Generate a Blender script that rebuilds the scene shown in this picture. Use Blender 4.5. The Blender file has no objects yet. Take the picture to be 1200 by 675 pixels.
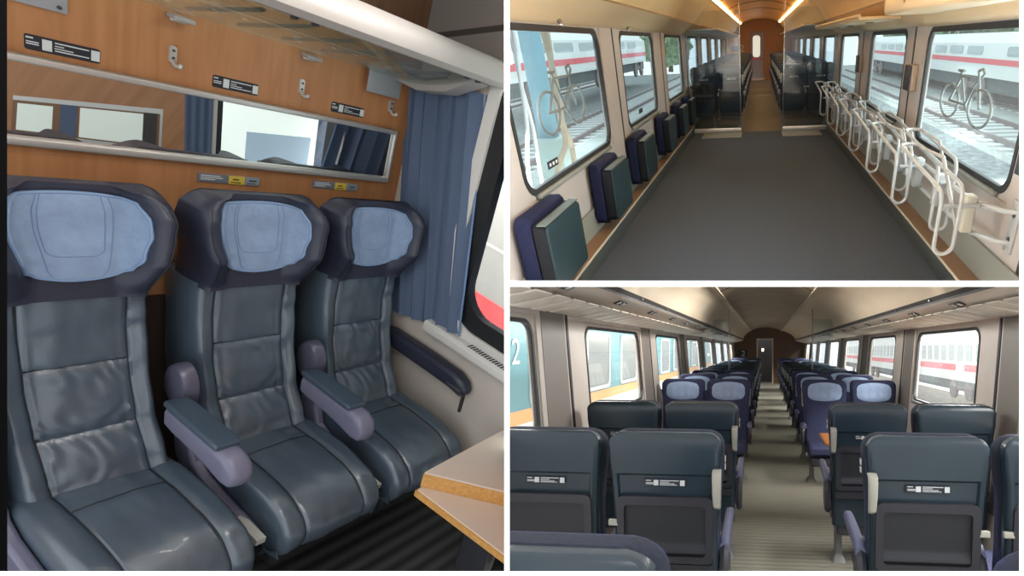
import bpy, bmesh, math, random
from mathutils import Vector, Matrix, noise
random.seed(7)
PI = math.pi
scene = bpy.context.scene
COL = scene.collection

# ------------------------------------------------------------------ camera
F, CX, CY = 600.0, 845.0, 395.0            # focal length and principal point for a 1200x675 frame
CAM_H = 1.53
cam_d = bpy.data.cameras.new('camera')
cam = bpy.data.objects.new('camera', cam_d)
COL.objects.link(cam)
cam_d.sensor_fit = 'HORIZONTAL'
cam_d.sensor_width = 36.0
cam_d.lens = F / 1200.0 * 36.0
cam_d.shift_x = -(CX - 600.0) / 1200.0
cam_d.shift_y = (CY - 337.5) / 1200.0
cam_d.clip_start = 0.05
cam_d.clip_end = 500
cam.location = (0, 0, CAM_H)
cam.rotation_euler = (PI / 2, 0, 0)
scene.camera = cam
CAM = Vector((0, 0, CAM_H))


def ray(u, v):
    return Vector(((u - CX) / F, 1.0, -(v - CY) / F))


# ------------------------------------------------------------------ the three interiors: local frame -> world
def frame(fwd, up, c, k=1.0):
    y = fwd.normalized()
    x = y.cross(up).normalized()
    z = x.cross(y)
    R = Matrix((x, y, z)).transposed()
    return Matrix.Translation(CAM) @ R.to_4x4() @ Matrix.Scale(k, 4) @ Matrix.Translation(-Vector(c))


ROOM_T = frame(ray(890.6, 48.5), Vector((0, 0, 1)), (0, 0, 1.55))       # bicycle car (above)
ROOM_B = frame(ray(898, 408), Vector((0, 0, 1)), (0, 0, 1.53))          # open saloon (below)
RL = Matrix(((0.3535071, -0.84773294, 0.39545113), (0.91792568, 0.23296591, -0.32115313),
             (0.18012546, 0.47652466, 0.86051093)))
ROOM_L = Matrix.Translation(CAM) @ RL.to_4x4() @ Matrix.Scale(0.8, 4) @ Matrix.Translation((0, 3.0, -2.95))
ID = Matrix.Identity(4)
ROOM = ID


def set_room(m):
    global ROOM
    ROOM = m


# ------------------------------------------------------------------ materials
def lin(c):
    c = c / 255.0
    return c / 12.92 if c <= 0.04045 else ((c + 0.055) / 1.055) ** 2.4


def rgb(r, g, b):
    return (lin(r), lin(g), lin(b), 1.0)


MATS = {}


def mat(name, col, rough=0.5, metal=0.0, var=0.0, vscale=8.0, bump=0.0, bscale=40.0, emit=0.0, spec=0.5,
        stretch=None, coat=0.0, col2=None):
    if name in MATS:
        return MATS[name]
    m = bpy.data.materials.new(name)
    m.use_nodes = True
    nt = m.node_tree
    b = nt.nodes['Principled BSDF']
    b.inputs['Base Color'].default_value = rgb(*col)
    b.inputs['Roughness'].default_value = rough
    b.inputs['Metallic'].default_value = metal
    b.inputs['Specular IOR Level'].default_value = spec
    b.inputs['Coat Weight'].default_value = coat
    if emit:
        b.inputs['Emission Color'].default_value = rgb(*col)
        b.inputs['Emission Strength'].default_value = emit
    tc = None
    if var or bump:
        tc = nt.nodes.new('ShaderNodeTexCoord')
        mp = nt.nodes.new('ShaderNodeMapping')
        nt.links.new(tc.outputs['Object'], mp.inputs['Vector'])
        if stretch:
            mp.inputs['Scale'].default_value = stretch
    if var:
        n = nt.nodes.new('ShaderNodeTexNoise')
        n.inputs['Scale'].default_value = vscale
        n.inputs['Detail'].default_value = 6
        nt.links.new(mp.outputs['Vector'], n.inputs['Vector'])
        r = nt.nodes.new('ShaderNodeValToRGB')
        c1 = rgb(*[max(0, x * (1 - var)) for x in col])
        c2 = rgb(*[min(255, x * (1 + var)) for x in col]) if col2 is None else rgb(*col2)
        r.color_ramp.elements[0].color = c1
        r.color_ramp.elements[1].color = c2
        r.color_ramp.elements[0].position = 0.3
        r.color_ramp.elements[1].position = 0.7
        nt.links.new(n.outputs['Fac'], r.inputs['Fac'])
        nt.links.new(r.outputs['Color'], b.inputs['Base Color'])
    if bump:
        n2 = nt.nodes.new('ShaderNodeTexNoise')
        n2.inputs['Scale'].default_value = bscale
        n2.inputs['Detail'].default_value = 5
        nt.links.new(mp.outputs['Vector'], n2.inputs['Vector'])
        bp = nt.nodes.new('ShaderNodeBump')
        bp.inputs['Strength'].default_value = bump
        bp.inputs['Distance'].default_value = 0.01
        nt.links.new(n2.outputs['Fac'], bp.inputs['Height'])
        nt.links.new(bp.outputs['Normal'], b.inputs['Normal'])
    MATS[name] = m
    return m


def glass(name, tint, refl=0.07, alpha_white=0.0):
    """thin pane: clear with a tint, a little mirror reflection and a little milky haze"""
    if name in MATS:
        return MATS[name]
    m = bpy.data.materials.new(name)
    m.use_nodes = True
    nt = m.node_tree
    nt.nodes.clear()
    out = nt.nodes.new('ShaderNodeOutputMaterial')
    t = nt.nodes.new('ShaderNodeBsdfTransparent')
    t.inputs['Color'].default_value = (*[c for c in tint], 1)
    g = nt.nodes.new('ShaderNodeBsdfGlossy')
    g.inputs['Roughness'].default_value = 0.02
    fr = nt.nodes.new('ShaderNodeLayerWeight')
    fr.inputs['Blend'].default_value = 0.5
    pw = nt.nodes.new('ShaderNodeMath')
    pw.operation = 'POWER'
    pw.inputs[1].default_value = 4.0
    mul = nt.nodes.new('ShaderNodeMath')
    mul.operation = 'MULTIPLY_ADD'
    mul.inputs[1].default_value = 0.45
    mul.inputs[2].default_value = refl * 0.5
    nt.links.new(fr.outputs['Facing'], pw.inputs[0])
    mx = nt.nodes.new('ShaderNodeMixShader')
    nt.links.new(pw.outputs[0], mul.inputs[0])
    nt.links.new(mul.outputs[0], mx.inputs[0])
    last = t.outputs[0]
    if alpha_white:
        df = nt.nodes.new('ShaderNodeBsdfTranslucent')
        df.inputs['Color'].default_value = (0.9, 0.95, 0.95, 1)
        m2 = nt.nodes.new('ShaderNodeMixShader')
        m2.inputs[0].default_value = alpha_white
        nt.links.new(t.outputs[0], m2.inputs[1])
        nt.links.new(df.outputs[0], m2.inputs[2])
        last = m2.outputs[0]
    nt.links.new(last, mx.inputs[1])
    nt.links.new(g.outputs[0], mx.inputs[2])
    nt.links.new(mx.outputs[0], out.inputs[0])
    MATS[name] = m
    return m


def wood_mat(name, col, dark, scale=(30, 30, 1.2), rough=0.42):
    if name in MATS:
        return MATS[name]
    m = mat(name, col, rough=rough, var=0.1, vscale=1.0)
    nt = m.node_tree
    mp = [n for n in nt.nodes if n.type == 'MAPPING'][0]
    mp.inputs['Scale'].default_value = scale
    n = [n for n in nt.nodes if n.type == 'TEX_NOISE'][0]
    n.inputs['Scale'].default_value = 2.0
    n.inputs['Distortion'].default_value = 0.6
    r = [n for n in nt.nodes if n.type == 'VALTORGB'][0]
    r.color_ramp.elements[0].color = rgb(*dark)
    r.color_ramp.elements[1].color = rgb(*col)
    return m


def rib_mat(name, c1, c2, freq, axis='X', rough=0.6):
    """ribbed rubber flooring: dark grooves at a fixed spacing plus real bump"""
    if name in MATS:
        return MATS[name]
    m = mat(name, c1, rough=rough)
    nt = m.node_tree
    b = nt.nodes['Principled BSDF']
    tc = nt.nodes.new('ShaderNodeTexCoord')
    w = nt.nodes.new('ShaderNodeTexWave')
    w.bands_direction = axis
    w.inputs['Scale'].default_value = freq
    w.inputs['Distortion'].default_value = 0
    nt.links.new(tc.outputs['Object'], w.inputs['Vector'])
    r = nt.nodes.new('ShaderNodeValToRGB')
    r.color_ramp.elements[0].color = rgb(*c2)
    r.color_ramp.elements[1].color = rgb(*c1)
    nt.links.new(w.outputs['Fac'], r.inputs['Fac'])
    nt.links.new(r.outputs['Color'], b.inputs['Base Color'])
    bp = nt.nodes.new('ShaderNodeBump')
    bp.inputs['Strength'].default_value = 0.5
    bp.inputs['Distance'].default_value = 0.006
    nt.links.new(w.outputs['Fac'], bp.inputs['Height'])
    nt.links.new(bp.outputs['Normal'], b.inputs['Normal'])
    return m


# ------------------------------------------------------------------ mesh builder
class MB:
    def __init__(s):
        s.v = []
        s.f = []

    def add(s, vs, fs):
        b = len(s.v)
        s.v += [tuple(v) for v in vs]
        s.f += [tuple(b + i for i in f) for f in fs]
        return s

    def box(s, c, d, rot=None, bev=0.0):
        """box centred at c with size d; optional rotation matrix; bevelled corners by three-ring rounding"""
        bm = bmesh.new()
        bmesh.ops.create_cube(bm, size=1.0)
        bmesh.ops.scale(bm, vec=d, verts=bm.verts)
        if bev:
            bmesh.ops.bevel(bm, geom=list(bm.edges), offset=min(bev, 0.49 * min(d)), segments=3, affect='EDGES',
                            profile=0.5)
        M = Matrix.Translation(c) @ (rot.to_4x4() if rot else Matrix.Identity(4))
        bm.verts.index_update()
        s.add([M @ v.co for v in bm.verts], [[v.index for v in f.verts] for f in bm.faces])
        bm.free()
        return s

    def tube(s, pts, r, n=8, closed=False, cap=True):
        pts = [Vector(p) for p in pts]
        m = len(pts)
        rings = []
        up = None
        for i, p in enumerate(pts):
            if closed:
                t = (pts[(i + 1) % m] - pts[i - 1])
            else:
                t = (pts[min(i + 1, m - 1)] - pts[max(i - 1, 0)])
            t.normalize()
            if up is None:
                up = Vector((0, 0, 1)) if abs(t.z) < 0.9 else Vector((1, 0, 0))
            a = up - t * up.dot(t)
            if a.length < 1e-5:
                a = t.orthogonal()
            a.normalize()
            up = a
            b = t.cross(a)
            rr = r[i] if isinstance(r, (list, tuple)) else r
            rings.append([p + (a * math.cos(2 * PI * k / n) + b * math.sin(2 * PI * k / n)) * rr for k in range(n)])
        vs = [q for ring in rings for q in ring]
        fs = []
        for i in range(m if closed else m - 1):
            j = (i + 1) % m
            for k in range(n):
                k2 = (k + 1) % n
                fs.append((i * n + k, i * n + k2, j * n + k2, j * n + k))
        if cap and not closed:
            fs.append(tuple(range(n))[::-1])
            fs.append(tuple((m - 1) * n + k for k in range(n)))
        return s.add(vs, fs)

    def loft(s, rings, cap=True):
        n = len(rings[0])
        vs = [q for r in rings for q in r]
        fs = []
        for i in range(len(rings) - 1):
            for k in range(n):
                k2 = (k + 1) % n
                fs.append((i * n + k, i * n + k2, (i + 1) * n + k2, (i + 1) * n + k))
        if cap:
            fs.append(tuple(range(n))[::-1])
            fs.append(tuple((len(rings) - 1) * n + k for k in range(n)))
        return s.add(vs, fs)

    def grid(s, fn, nu, nv, back=None):
        """surface fn(u,v); back = vector offset closing it into a solid sheet"""
        vs = [fn(i / nu, j / nv) for j in range(nv + 1) for i in range(nu + 1)]
        w = nu + 1
        fs = [(j * w + i, j * w + i + 1, (j + 1) * w + i + 1, (j + 1) * w + i) for j in range(nv) for i in range(nu)]
        if back is not None:
            n = len(vs)
            bv = Vector(back)
            vs2 = [Vector(v) + bv for v in vs]
            fs2 = [tuple(n + i for i in f[::-1]) for f in fs]
            edge = [(i, i + 1) for i in range(nu)] + [(j * w + nu, (j + 1) * w + nu) for j in range(nv)] + \
                   [(nv * w + i + 1, nv * w + i) for i in range(nu)] + [((j + 1) * w, j * w) for j in range(nv)]
            fs3 = [(b, a, a + n, b + n) for a, b in edge]
            vs = list(vs) + vs2
            fs = fs + fs2 + fs3
        return s.add(vs, fs)

    def prism(s, poly, ext):
        """polygon (3-D points) extruded by vector ext"""
        n = len(poly)
        e = Vector(ext)
        vs = [Vector(p) for p in poly] + [Vector(p) + e for p in poly]
        fs = [tuple(range(n))[::-1], tuple(range(n, 2 * n))] + [(i, (i + 1) % n, n + (i + 1) % n, n + i) for i in
                                                                range(n)]
        return s.add(vs, fs)

    def ring(s, outer, inner, ext):
        """flat ring between two equal-count closed outlines, extruded by ext"""
        n = len(outer)
        e = Vector(ext)
        vs = [Vector(p) for p in outer] + [Vector(p) for p in inner]
        vs += [v + e for v in vs]
        fs = []
        for i in range(n):
            j = (i + 1) % n
            fs += [(i, j, n + j, n + i), (2 * n + i, 3 * n + i, 3 * n + j, 2 * n + j),
                   (i, 2 * n + i, 2 * n + j, j), (n + i, n + j, 3 * n + j, 3 * n + i)]
        return s.add(vs, fs)

    def build(s, name, m, parent=None, smooth=True, loc=None):
        me = bpy.data.meshes.new(name)
        me.from_pydata([tuple(v) for v in s.v], [], s.f)
        bm = bmesh.new()
        bm.from_mesh(me)
        bmesh.ops.recalc_face_normals(bm, faces=bm.faces)
        bm.to_mesh(me)
        bm.free()
        if smooth:
            me.polygons.foreach_set('use_smooth', [True] * len(me.polygons))
            me.set_sharp_from_angle(angle=math.radians(38))
        me.materials.append(m)
        o = bpy.data.objects.new(name, me)
        COL.objects.link(o)
        if parent:
            o.parent = parent
        else:
            o.matrix_basis = ROOM @ (Matrix.Translation(loc) if loc else ID)
        return o


def rrect(w, h, r, n=6, p=1.0):
    """rounded rectangle outline, centred, counter-clockwise"""
    r = min(r, w / 2 - 1e-4, h / 2 - 1e-4)
    pts = []
    for cx, cy, a0 in ((w / 2 - r, h / 2 - r, 0), (-w / 2 + r, h / 2 - r, PI / 2), (-w / 2 + r, -h / 2 + r, PI),
                       (w / 2 - r, -h / 2 + r, 1.5 * PI)):
        for i in range(n + 1):
            a = a0 + PI / 2 * i / n
            pts.append((cx + r * math.cos(a), cy + r * math.sin(a)))
    return pts


def rect_like(w, h, n=6):
    """sharp rectangle with the same point count as rrect"""
    pts = []
    for cx, cy in ((w / 2, h / 2), (-w / 2, h / 2), (-w / 2, -h / 2), (w / 2, -h / 2)):
        pts += [(cx, cy)] * (n + 1)
    return pts


def tag(o, label, cat, group=None, kind=None):
    o['label'] = label
    o['category'] = cat
    if group:
        o['group'] = group
    if kind:
        o['kind'] = kind
    return o


def struct(o):
    o['kind'] = 'structure'
    return o


def thing(name, label, cat, loc=(0, 0, 0), rz=0.0, group=None, kind=None):
    o = bpy.data.objects.new(name, None)
    COL.objects.link(o)
    o.empty_display_size = 0.05
    o.matrix_basis = ROOM @ Matrix.Translation(loc) @ Matrix.Rotation(rz, 4, 'Z')
    return tag(o, label, cat, group, kind)


KIDS = {}


def children(o):
    return [c for c in bpy.data.objects if c.parent == o]


def dup(root, loc, rz, label, group=None, kids=None):
    r = root.copy()
    COL.objects.link(r)
    r.matrix_basis = ROOM @ Matrix.Translation(loc) @ Matrix.Rotation(rz, 4, 'Z')
    r['label'] = label
    if group:
        r['group'] = group

    def rec(src, dst):
        for ch in kids[src]:
            c = ch.copy()
            COL.objects.link(c)
            c.parent = dst
            rec(ch, c)

    rec(root, r)
    return r


def kid_map(root):
    d = {}

    def rec(o):
        d[o] = children(o)
        for c in d[o]:
            rec(c)

    rec(root)
    return d


# ------------------------------------------------------------------ cutting things off at a partition
def ray_plane(u=None, v=None, keep=1):
    if u is not None:
        n = Vector((1, -(u - CX) / F, 0))
    else:
        n = Vector((0, (v - CY) / F, 1))       # + = above
    return CAM, n.normalized() * keep


V_RIGHT = ray_plane(u=597.2, keep=1)
V_LEFT = ray_plane(u=591.0, keep=-1)
H_ABOVE = ray_plane(v=329.3, keep=1)
E_RIGHT = ray_plane(u=1194.2, keep=-1)
H_BELOW = ray_plane(v=334.2, keep=-1)


def wmat(o):
    m = o.matrix_basis.copy()
    p = o.parent
    while p:
        m = p.matrix_basis @ m
        p = p.parent
    return m


def clip_all(objs, planes):
    """saw each mesh off at the partition planes (keeps the positive side)"""
    dead = []
    for o in objs:
        if o.type != 'MESH':
            continue
        M = wmat(o)
        cut = False
        gone = False
        for (p, n) in planes:
            ds = [(M @ v.co - p).dot(n) for v in o.data.vertices]
            if not ds:
                continue
            if max(ds) <= 0:
                gone = True
            elif min(ds) < 0:
                cut = True
        if gone:
            dead.append(o)
            continue
        if not cut:
            continue
        if o.data.users > 1:
            o.data = o.data.copy()
        Mi = M.inverted()
        bm = bmesh.new()
        bm.from_mesh(o.data)
        for (p, n) in planes:
            pl = Mi @ p
            nl = (M.to_3x3().transposed() @ n).normalized()
            bmesh.ops.bisect_plane(bm, geom=bm.verts[:] + bm.edges[:] + bm.faces[:], plane_co=pl, plane_no=nl,
                                   clear_inner=True, dist=1e-6)
        bm.to_mesh(o.data)
        bm.free()
        if len(o.data.vertices) == 0:
            dead.append(o)
    for o in dead:
        for c in children(o):
            c.parent = o.parent
        bpy.data.objects.remove(o)


# ------------------------------------------------------------------ palette
M_WHITE = mat('partition_white', (255, 255, 255), rough=0.9, emit=0.55, spec=0.0)  # glow added to the boards so their ends stay pure white
M_CREAM = mat('wall_cream', (152, 146, 142), rough=0.5, var=0.03, vscale=3)
M_GREYWALL = mat('wall_grey', (190, 180, 170), rough=0.5, var=0.03, vscale=3)
M_PILLAR = mat('pillar_grey', (120, 112, 106), rough=0.5)
M_CEIL = mat('ceiling_panel', (196, 180, 156), rough=0.55, var=0.03, vscale=2)
M_CEILT = mat('ceiling_panel_warm', (200, 170, 124), rough=0.5, var=0.03, vscale=2)
M_ARCH = mat('ceiling_arch', (156, 138, 116), rough=0.35, var=0.08, vscale=1.5)
M_ARCHT = mat('ceiling_arch_warm', (232, 180, 112), rough=0.35, var=0.08, vscale=1.5)
M_BLACK = mat('black_rubber', (22, 23, 25), rough=0.55)
M_POSTBLK = mat('post_black', (8, 8, 9), rough=.9, spec=0.05)
M_SLOT = mat('slot_dark', (52, 48, 44), rough=0.6)
M_WOOD = wood_mat('wood_panel', (172, 121, 80), (157, 106, 66), scale=(16, 16, 1.0))
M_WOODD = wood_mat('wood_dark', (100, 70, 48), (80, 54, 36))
M_OAK = wood_mat('oak_edge', (214, 164, 96), (192, 138, 72), scale=(3, 30, 30))
M_LEATHER = mat('leather_slate', (68, 81, 93), rough=0.33, var=0.05, vscale=5, bump=0.08, bscale=160, spec=1.0, coat=0.15)
M_LEATHDK = mat('leather_navy', (42, 45, 60), rough=0.42, bump=0.1, bscale=160)
M_SEAM = mat('seam_dark', (30, 36, 44), rough=0.6)
M_PALEB = mat('headrest_cloth_bright', (156, 178, 210), rough=.8, var=.05, vscale=20)
M_PALE = mat('headrest_cloth', (126, 145, 172), rough=0.85, var=0.04, vscale=20, bump=0.25, bscale=60)
M_PALESTITCH = mat('headrest_stitch', (112, 132, 164), rough=0.9)
M_HUB = mat('hub_purple', (78, 77, 94), rough=.3)
M_SHELLL = mat('purple_grey_plastic', (110, 109, 130), rough=0.35)
M_ARMDK = mat('arm_pad', (62, 76, 90), rough=0.38, bump=0.08, bscale=150)
M_LEVER = mat('lever_grey', (176, 178, 172), rough=0.4)
M_CURTAIN = mat('curtain_blue', (80, 94, 118), rough=0.85, bump=0.1, bscale=300)
M_ALU = mat('alu', (196, 194, 190), rough=0.35, metal=0.6)
M_WHITEPL = mat('white_plastic', (152, 147, 143), rough=0.4)
M_CHROME = mat('steel', (170, 168, 164), rough=0.25, metal=0.9)
M_SHELL = mat('seat_shell_teal', (35, 49, 58), rough=0.27, var=0.04, vscale=4, spec=0.5)
M_SHELLT = mat('seat_shell_dark', (26, 42, 56), rough=0.38, var=0.04, vscale=4)
M_NAVY = mat('seat_fabric_navy', (44, 49, 80), rough=0.8, var=0.22, vscale=60)
M_RIM = mat('seat_rim_dark', (32, 36, 52), rough=.8, var=.2, vscale=60)
M_TRAY = mat('tray_grey', (46, 45, 51), rough=0.42)
M_TRAYIN = mat('tray_inner', (34, 35, 40), rough=0.5, bump=0.1, bscale=200)
M_GRIP = mat('grip_beige', (160, 158, 146), rough=0.35)
M_ARMP = mat('arm_violet', (104, 106, 132), rough=0.45)
M_DARKPL = mat('dark_plastic', (56, 56, 62), rough=0.4)
M_STICK = mat('sticker_white', (196, 200, 200), rough=0.6)
M_STICKD = mat('sticker_black', (28, 30, 38), rough=0.5)
M_CARPET = mat('carpet_grey', (47, 55, 66), rough=0.95, var=0.22, vscale=90, bump=0.3, bscale=250)
M_LEDGE = mat('ledge_brown', (126, 98, 74), rough=0.4, metal=0.3)
M_RISER = mat('ledge_riser', (50, 54, 53), rough=0.45)
M_PANELG = mat('panel_greygreen', (110, 112, 106), rough=0.5)
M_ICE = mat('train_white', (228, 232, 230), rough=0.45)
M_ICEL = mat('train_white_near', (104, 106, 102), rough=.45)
M_ICERED = mat('train_red', (226, 66, 84), rough=0.45)
M_TRWIN = mat('train_window', (112, 126, 128), rough=0.2)
M_TRWINP = mat('train_window_pale', (150, 166, 168), rough=0.2)
M_TEAL = mat('train_teal', (84, 148, 160), rough=0.4)
M_ORANGE = mat('train_orange', (236, 170, 104), rough=0.5)
M_GRAVEL = mat('ballast', (122, 130, 130), rough=0.95, var=0.2, vscale=6)
M_RAIL = mat('rail_brown', (110, 98, 96), rough=0.5)
M_SLEEPER = mat('sleeper', (196, 200, 200), rough=0.9)
M_CONC = mat('platform_concrete', (168, 176, 172), rough=0.9, var=0.06, vscale=1.5)
M_GREEN = mat('leaf_green', (96, 120, 88), rough=0.9, var=0.35, vscale=3)
M_BARK = mat('bark', (80, 66, 54), rough=0.9)
M_LED = mat('led_warm', (255, 216, 150), rough=0.5, emit=13.0)
M_LAMP = mat('door_lamp', (255, 236, 200), emit=2.0)
M_PANE = glass('window_glass', (0.78, 0.94, 0.97), refl=.05, alpha_white=.02)
M_PANEC = glass('window_glass_clear', (0.97, 0.97, 0.96), alpha_white=0.06)
M_PART = glass('partition_glass', (0.86, 0.90, 0.92), refl=0.06)
M_RACKGLASS = glass('rack_glass', (0.80, 0.87, 0.83), refl=0.24, alpha_white=0.12)
M_MIRROR = mat('mirror_silver', (236, 240, 238), rough=0.01, metal=1.0)
M_BIKE = mat('pictogram_grey', (92, 100, 100), rough=0.7)
M_TABLE = mat('table_laminate', (214, 196, 180), rough=0.4)


# ------------------------------------------------------------------ generic wall and windows of a coach
def side_pt(side, X, k, y, z, out):
    return Vector((side * (X + out) + side * k * (z - 1.2), y, z))


def build_wall(name, side, X, k, y0, y1, z0, z1, wins, m, th=0.07):
    mb = MB()

    def slab(ya, yb, za, zb):
        if yb - ya < 1e-3 or zb - za < 1e-3:
            return
        a = [side_pt(side, X, k, ya, za, 0), side_pt(side, X, k, yb, za, 0), side_pt(side, X, k, yb, zb, 0),
             side_pt(side, X, k, ya, zb, 0)]
        mb.prism(a, (side * th, 0, 0))

    za, zb = wins[0][2], wins[0][3]
    slab(y0, y1, z0, za)
    slab(y0, y1, zb, z1)
    prev = y0
    for w in wins:
        slab(prev, w[0], za, zb)
        prev = w[1]
    slab(prev, y1, za, zb)
    return struct(mb.build(name, m, smooth=False))


WIN_N = [0]


def build_window(side, X, k, w, pane_m, frame_m, r=0.13, sill=True, gk=.08):
    ya, yb, za, zb = w
    WIN_N[0] += 1
    yc, zc, wd, hg = (ya + yb) / 2, (za + zb) / 2, yb - ya, zb - za
    root = bpy.data.objects.new('window_%d' % WIN_N[0], None)
    COL.objects.link(root)
    root.empty_display_size = 0.05
    root.matrix_basis = ROOM
    struct(root)

    def pts(outline, out):
        return [side_pt(side, X, k, yc + a, zc + b, out) for a, b in outline]

    # corner infill (rounded reveal), black gasket, glass
    MB().ring(pts(rect_like(wd + 0.02, hg + 0.02), 0.012), pts(rrect(wd - 0.06, hg - 0.06, r), 0.012),
              (side * 0.03, 0, 0)).build('reveal', frame_m, root)
    MB().ring(pts(rrect(wd - 0.055, hg - 0.055, r), 0.006), pts(rrect(wd - 0.055 - gk, hg - 0.055 - gk, r * 0.8), 0.006),
              (side * 0.03, 0, 0)).build('gasket', M_BLACK, root)
    g = MB()
    p = pts(rrect(wd - 0.035 - gk, hg - 0.035 - gk, r * 0.8), 0.02)
    g.add(p, [tuple(range(len(p)))])
    g.build('pane', pane_m, root, smooth=False)
    if sill:
        c = side_pt(side, X, k, yc, za + 0.02, -0.008)
        MB().box(c, (0.03, wd * 0.86, 0.03), bev=0.006).build('sill', M_PANELG, root)
    return root


def extrude_profile(name, prof, y0, y1, m, parent=None, th=0.0, ny=1, smooth=True):
    """open polyline profile [(x,z)...] extruded along y"""
    mb = MB()
    n = len(prof)
    vs = []
    for j in range(ny + 1):
        y = y0 + (y1 - y0) * j / ny
        vs += [(x, y, z) for x, z in prof]
    fs = [(j * n + i, j * n + i + 1, (j + 1) * n + i + 1, (j + 1) * n + i) for j in range(ny) for i in range(n - 1)]
    mb.add(vs, fs)
    return mb.build(name, m, parent, smooth=smooth)


def text_mesh(name, body, size, m, parent, M, align='CENTER'):
    cu = bpy.data.curves.new('t', 'FONT')
    cu.body = body
    cu.size = size
    cu.align_x = align
    cu.align_y = 'CENTER'
    cu.extrude = 0.0008
    o = bpy.data.objects.new('t', cu)
    COL.objects.link(o)
    dg = bpy.context.evaluated_depsgraph_get()
    me = bpy.data.meshes.new_from_object(o.evaluated_get(dg))
    bpy.data.objects.remove(o)
    me.transform(M)
    me.materials.clear()
    me.materials.append(m)
    me.name = name
    t = bpy.data.objects.new(name, me)
    COL.objects.link(t)
    if parent:
        t.parent = parent
    else:
        t.matrix_basis = ROOM
    return t


ORD = ['first', 'second', 'third', 'fourth', 'fifth', 'sixth', 'seventh', 'eighth', 'ninth', 'tenth', 'eleventh',
       'twelfth', 'thirteenth', 'fourteenth', 'fifteenth']

# ------------------------------------------------------------------ coach seat (rear shell towards -y, sitter looks to +y)
def seat_ring(w, yr, yf, r, rec=0.0, n=5):
    """outline at one height: half width w, rear yr, front yf, corner radius r; rec = depth of a recess in the rear face"""
    pts = []
    cyr, cyf = yr + r, yf - r
    for cx, cy, a0 in ((w - r, cyf, 0), (-w + r, cyf, PI / 2)):
        for i in range(n + 1):
            a = a0 + PI / 2 * i / n
            pts.append((cx + r * math.cos(a), cy + r * math.sin(a)))
    for i in range(n + 1):
        a = PI + PI / 2 * i / n
        pts.append((-w + r + r * math.cos(a), cyr + r * math.sin(a)))
    xi = min(w - r - 0.012, 0.212)
    for x, d in ((-xi - 0.008, 0), (-xi, 1), (-xi * 0.5, 1), (0, 1), (xi * 0.5, 1), (xi, 1), (xi + 0.008, 0)):
        pts.append((x, yr + d * rec))
    for i in range(n + 1):
        a = 1.5 * PI + PI / 2 * i / n
        pts.append((w - r + r * math.cos(a), cyr + r * math.sin(a)))
    return pts


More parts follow.
